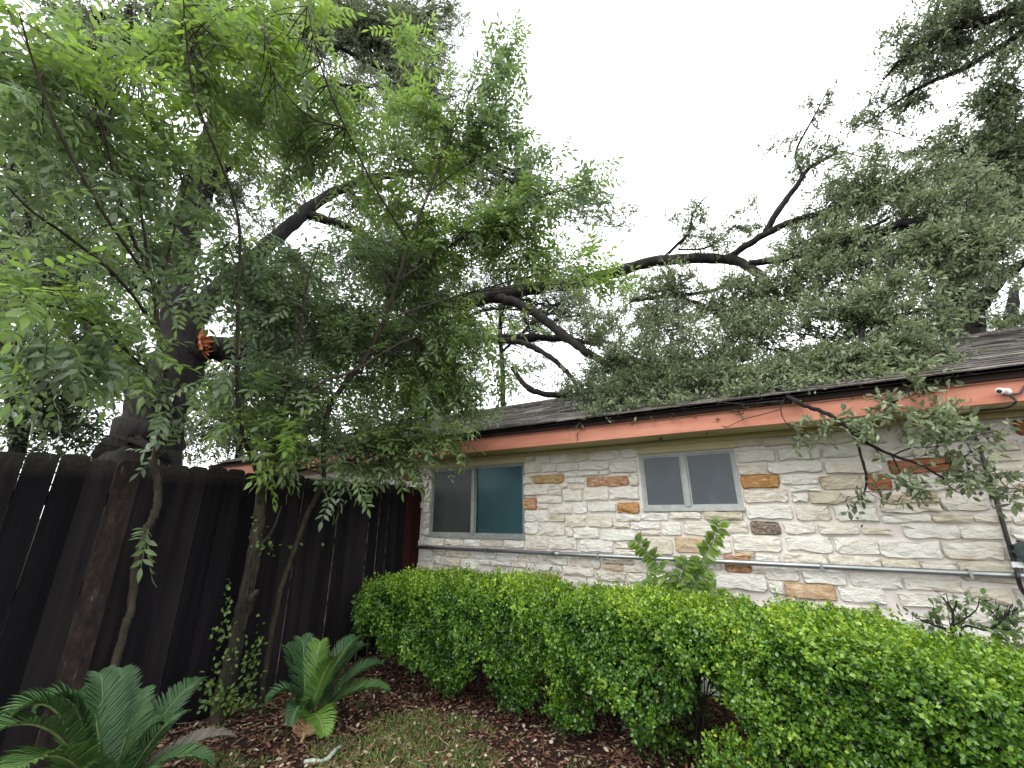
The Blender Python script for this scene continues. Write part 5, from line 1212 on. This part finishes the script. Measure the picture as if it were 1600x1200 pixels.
# ------------------------------------------------------------------ sago palms
def sago(label, base, fronds, seed, wide=1.0):
    t = thing('sago_palm', label, 'palm', base, 'sago palms by the fence')
    r = np.random.default_rng(seed)
    base = np.array(base, float)
    mb = MB(); mb.tube([base + (0, 0, -.03), base + (0, 0, .03), base + (0, 0, .07), base + (0, 0, .085)], [.06, .075, .055, .02], 12); mb.build('trunk', M['straw'], t)
    for (tip, lift, tint, kind) in fronds:
        tip = np.array(tip, float)
        s = base + np.array([r.normal(0, .02), r.normal(0, .02), .06])
        ctl = s * .45 + tip * .55; ctl[2] = max(s[2], tip[2]) * .5 + ctl[2] * .5 + lift
        n = 66
        tt = np.linspace(0, 1, n)[:, None]
        P = (1 - tt) ** 2 * s + 2 * tt * (1 - tt) * ctl + tt ** 2 * tip
        L = np.linalg.norm(np.diff(P, axis=0), axis=1).sum()
        T = nrm(np.gradient(P, axis=0))
        up = np.array([0, 0, 1.0])
        S = nrm(np.cross(T, up + nrm(T[:1]) * .01)); Nn = np.cross(S, T)
        idx = np.arange(7, n)
        tl = tt[idx, 0]
        ll = wide * .205 * L ** .7 * np.sin(np.pi * np.clip(.12 + .86 * tl, 0, 1)) ** .55 * (1 - .25 * tl)
        PP, DD, NN_, SS, TT = [], [], [], [], []
        for sg in (-1, 1):
            d = nrm(S[idx] * sg * .80 + T[idx] * (.50 + .5 * tl[:, None]) + Nn[idx] * .28 + r.normal(0, .045, (len(idx), 3)))
            PP.append(P[idx]); DD.append(d); NN_.append(nrm(Nn[idx] - S[idx] * sg * .35)); SS.append(np.stack([np.full(len(idx), .0115), ll * r.uniform(.9, 1.08, len(idx))], 1)); TT.append(np.clip(tint + r.normal(0, .08, len(idx)), 0, 1))
        tpl = (np.array([(0, 0, 0), (.5, .25, .05), (.42, .7, .0), (0, 1, -.9), (-.42, .7, .0), (-.5, .25, .05)]), [(0, 1, 2, 3), (0, 3, 4, 5)])
        fo = bake('frond', tpl, np.concatenate(PP), frames(np.concatenate(DD), np.concatenate(NN_)), np.concatenate(SS), np.concatenate(TT), M['sago_dead'] if kind else M['sago'], t, False)
        if kind: fo['label'] = 'dead grey frond'
        mb = MB(); mb.tube(P[::3], np.linspace(.0075, .002, len(P[::3])), 5); mb.build('midrib', M['rachis'] if not kind else M['straw'], fo, True)
    return t
sb1 = ground_at(165, 1265); sb1 = np.array([-2.95, 1.12, 0.0])
s1 = lambda x, y, d: at(x, y, d)
sago('larger sago palm at the left corner with one dead grey frond', sb1,
     [(s1(8, 1128, 2.95), .30, .45, 0), (s1(-40, 1160, 2.8), .22, .5, 0), (s1(155, 1052, 3.35), .10, .3, 0), (s1(190, 1046, 3.45), .08, .25, 0), (s1(222, 1078, 3.4), .08, .45, 0), (s1(314, 1060, 3.6), .10, .22, 0), (s1(290, 1112, 3.35), .10, .35, 0), (s1(366, 1150, 3.3), .14, .5, 1),
      (s1(330, 1190, 3.0), .16, .4, 0), (s1(60, 1110, 3.1), .28, .35, 0), (s1(-10, 1230, 2.6), .2, .6, 0), (s1(60, 1260, 2.6), .2, .55, 0), (s1(230, 1250, 2.7), .16, .5, 0), (s1(120, 1085, 3.3), .16, .35, 0), (s1(250, 1130, 3.2), .1, .4, 0)], 3)
sb2 = np.array([-2.92, 2.2, 0.0])
s2 = sago('smaller sago palm in the mulch with straw coloured leaf stubs', sb2,
     [(s1(447, 1010, 3.85), .06, .25, 0), (s1(471, 998, 3.8), .06, .3, 0), (s1(500, 1004, 3.75), .05, .75, 0), (s1(556, 999, 3.8), .08, .25, 0), (s1(598, 1040, 3.75), .12, .25, 0), (s1(606, 1078, 3.6), .12, .55, 0), (s1(418, 1098, 3.6), .18, .35, 0), (s1(455, 1130, 3.45), .18, .3, 0),
      (s1(524, 1028, 3.45), .05, .75, 0), (s1(507, 1148, 3.2), .12, .85, 0), (s1(568, 1008, 3.85), .08, .3, 0)], 4, 1.25)
mb = MB()
for k in range(14):
    p0 = sb2 + np.array([random.uniform(-.06, .06), random.uniform(-.1, .02), .05])
    d = nrm(np.array([random.uniform(-.5, .3), random.uniform(-1, -.1), random.uniform(.2, 1.1)]))
    mb.tube([p0, p0 + d * random.uniform(.06, .14)], [.007, .003], 5)
mb.build('leaf_stub', M['straw'], s2)
mb = MB(); q0 = ground_at(470, 1165); q1 = ground_at(480, 1140, .06)
mb.tube([q0 + (0, 0, .01), (q0 + q1) / 2 + (0, 0, .02), q1], [.012, .009, .006], 6); mb.build('dry_stalk', M['straw'], s2)

# ------------------------------------------------------------------ ivy on the sapling trunk
iv = thing('ivy', 'small leaved ivy climbing the thick sapling trunk by the fence', 'ivy', fx(350, 1100, -3.55))
ivp = []
for (a, b, rx, ry, n) in ((335, 1060, 12, 30, 26), (345, 1000, 14, 30, 22), (352, 960, 8, 40, 14), (358, 930, 8, 20, 10), (392, 1040, 16, 30, 60), (385, 1075, 20, 25, 60), (360, 1095, 25, 14, 60), (345, 1080, 20, 16, 30), (402, 850, 10, 26, 10), (420, 850, 10, 20, 10), (360, 1020, 10, 40, 16), (318, 1072, 14, 10, 12), (405, 1000, 8, 30, 16), (335, 1102, 30, 8, 30), (380, 1100, 30, 8, 40), (400, 820, 10, 14, 5), (455, 850, 30, 4, 8)):
    for _ in range(n):
        ivp.append(fx(a + random.gauss(0, rx * .6), b + random.gauss(0, ry * .6), -3.50 + random.uniform(-.04, .06)))
ivp = np.array(ivp); n = len(ivp)
ivp[:, 2] = np.maximum(ivp[:, 2], .02)
bake('foliage', OVAL, ivp, frames(nrm(rng.normal(0, 1, (n, 3)) + (.3, -.2, -.3)), nrm(rng.normal(0, .5, (n, 3)) + (.7, -.5, .5))), np.stack([rng.uniform(.014, .026, n), rng.uniform(.024, .042, n)], 1), np.clip(rng.normal(.5, .22, n), 0, 1), M['ivy_leaf'], iv)
vp = []
for k in range(9):
    x0 = random.uniform(-10, 14)
    pts = [fx(345 + x0 + random.gauss(0, 3) + q * 8, 1105 - q * 42, -3.53 + random.gauss(0, .015)) for q in range(7)]
    vp.append(pts)
bake_tubes('vine', [(np.array(vp), np.full((9, 7), .0035))], M['twig'], iv)

# ------------------------------------------------------------------ ground cover: mulch chips, litter, grass, a stick
def scatter(n, x0, x1, y0, y1, keep=None):
    P = np.stack([rng.uniform(x0, x1, n), rng.uniform(y0, y1, n)], 1)
    if keep is not None: P = P[keep(P)]
    return np.concatenate([P, hill(P[:, 0], P[:, 1])[:, None]], 1)
CHIP = (np.array([(-.5, 0, 0), (.5, .05, 0), (.42, 1, 0), (-.38, .93, 0), (-.40, .06, .22), (.42, .10, .26), (.33, .94, .24), (-.30, .88, .20)], float), [(4, 5, 6, 7), (0, 1, 5, 4), (1, 2, 6, 5), (2, 3, 7, 6), (3, 0, 4, 7)])
def lay(name, P, tpl, w, l, mat, tlo, thi, tilt, label, lift=.004):
    n = len(P)
    a = rng.uniform(0, 2 * math.pi, n)
    D = nrm(np.stack([np.cos(a), np.sin(a), rng.normal(0, tilt, n)], 1)); N = nrm(np.stack([rng.normal(0, tilt, n), rng.normal(0, tilt, n), np.ones(n)], 1))
    P = P.copy(); P[:, 2] += rng.uniform(0, .012, n) + lift
    s = rng.uniform(.5, 1.5, n)
    o = bake(name, tpl, P, frames(D, N), np.stack([w * rng.uniform(.6, 1.5, n), l * s], 1), rng.uniform(tlo, thi, n), mat, None)
    o['label'] = label
    return o
TWG = (np.array([(-.5, 0, 0), (.5, 0, .0), (.3, 1, .2), (-.3, 1, .2), (0, 0, .9), (0, 1, .8)], float), [(0, 1, 4), (1, 2, 5, 4), (2, 3, 5), (3, 0, 4, 5)])
gpx = [(640, 1150, .42, .30), (730, 1130, .20, .30), (560, 1195, .5, .25), (690, 1190, .6, .3), (720, 1105, .10, .12), (350, 1195, .25, .12)]
gc = [(ground_at(a, b)[:2], r1, r2) for a, b, r1, r2 in gpx]
def grassy(P):
    m = np.zeros(len(P))
    for c, r1, r2 in gc:
        m = np.maximum(m, 1 - ((P[:, 0] - c[0]) / r1) ** 2 - ((P[:, 1] - c[1]) / r2) ** 2)
    m = np.where((P[:, 1] < 1.9) & (P[:, 0] > -2.3), np.maximum(m, (1.9 - P[:, 1]) * 1.4), m)
    w = sd_noise(np.stack([P[:, 0], P[:, 1], P[:, 0] * .5], 1), 9.0) * .35 + sd_noise(np.stack([P[:, 1], P[:, 0], P[:, 1] * .7], 1), 23.0) * .3
    return m + w
lay('mulch', scatter(23000, XF + .03, 1.3, .5, YW - .02), CHIP, .011, .033, M['chip'], 0, 1, .25, 'reddish brown bark mulch chips covering the bed')
lay('leaf_litter', scatter(4200, XF + .03, 2.0, .3, 3.7), OVAL, .016, .030, M['litter'], 0, 1, .35, 'pale dry leaves scattered over the mulch', .016)
lay('twig_litter', scatter(700, XF + .03, 2.0, .3, 3.9), TWG, .005, .10, M['litter'], 0, .45, .12, 'thin dry twigs lying on the mulch', .014)
gp = scatter(170000, XF + .1, 2.0, -.6, 2.9, lambda P: grassy(P) > .16 + rng.random(len(P)) * .4)
n = len(gp)
BL = (np.array([(-.5, 0, 0), (.5, 0, 0), (.12, 1, .7), (-.12, 1, .7)], float), [(0, 1, 2, 3)])
gD = nrm(np.stack([rng.normal(0, .75, n), rng.normal(0, .75, n), np.full(n, .8)], 1))
go = bake('grass', BL, gp, frames(gD, nrm(rng.normal(0, 1, (n, 3)))), np.stack([rng.uniform(.005, .011, n), rng.uniform(.018, .050, n)], 1), np.clip(rng.normal(.5, .25, n), 0, 1), M['grass'], None)
go['label'] = 'short patchy weedy grass creeping into the mulch'
sa, sb_ = ground_at(505, 1200), ground_at(532, 1177)
stk = thing('stick', 'pale lichen covered stick lying at the edge of the grass', 'stick', sa)
P, R = smooth_path([sa + (-.1, -.06, .03), sa + (0, 0, .035), (sa + sb_) / 2 + (.005, 0, .045), sb_ + (0, 0, .035)], [.012, .012, .013, .009], 5, .2, .08)
mb = MB(); mb.tube(P, R, 7); mb.build('stick', rough_mat('pale lichen', [(0.3, (.16, .18, .15)), (.7, (.36, .40, .34))], 40, .9, .3), stk, True)
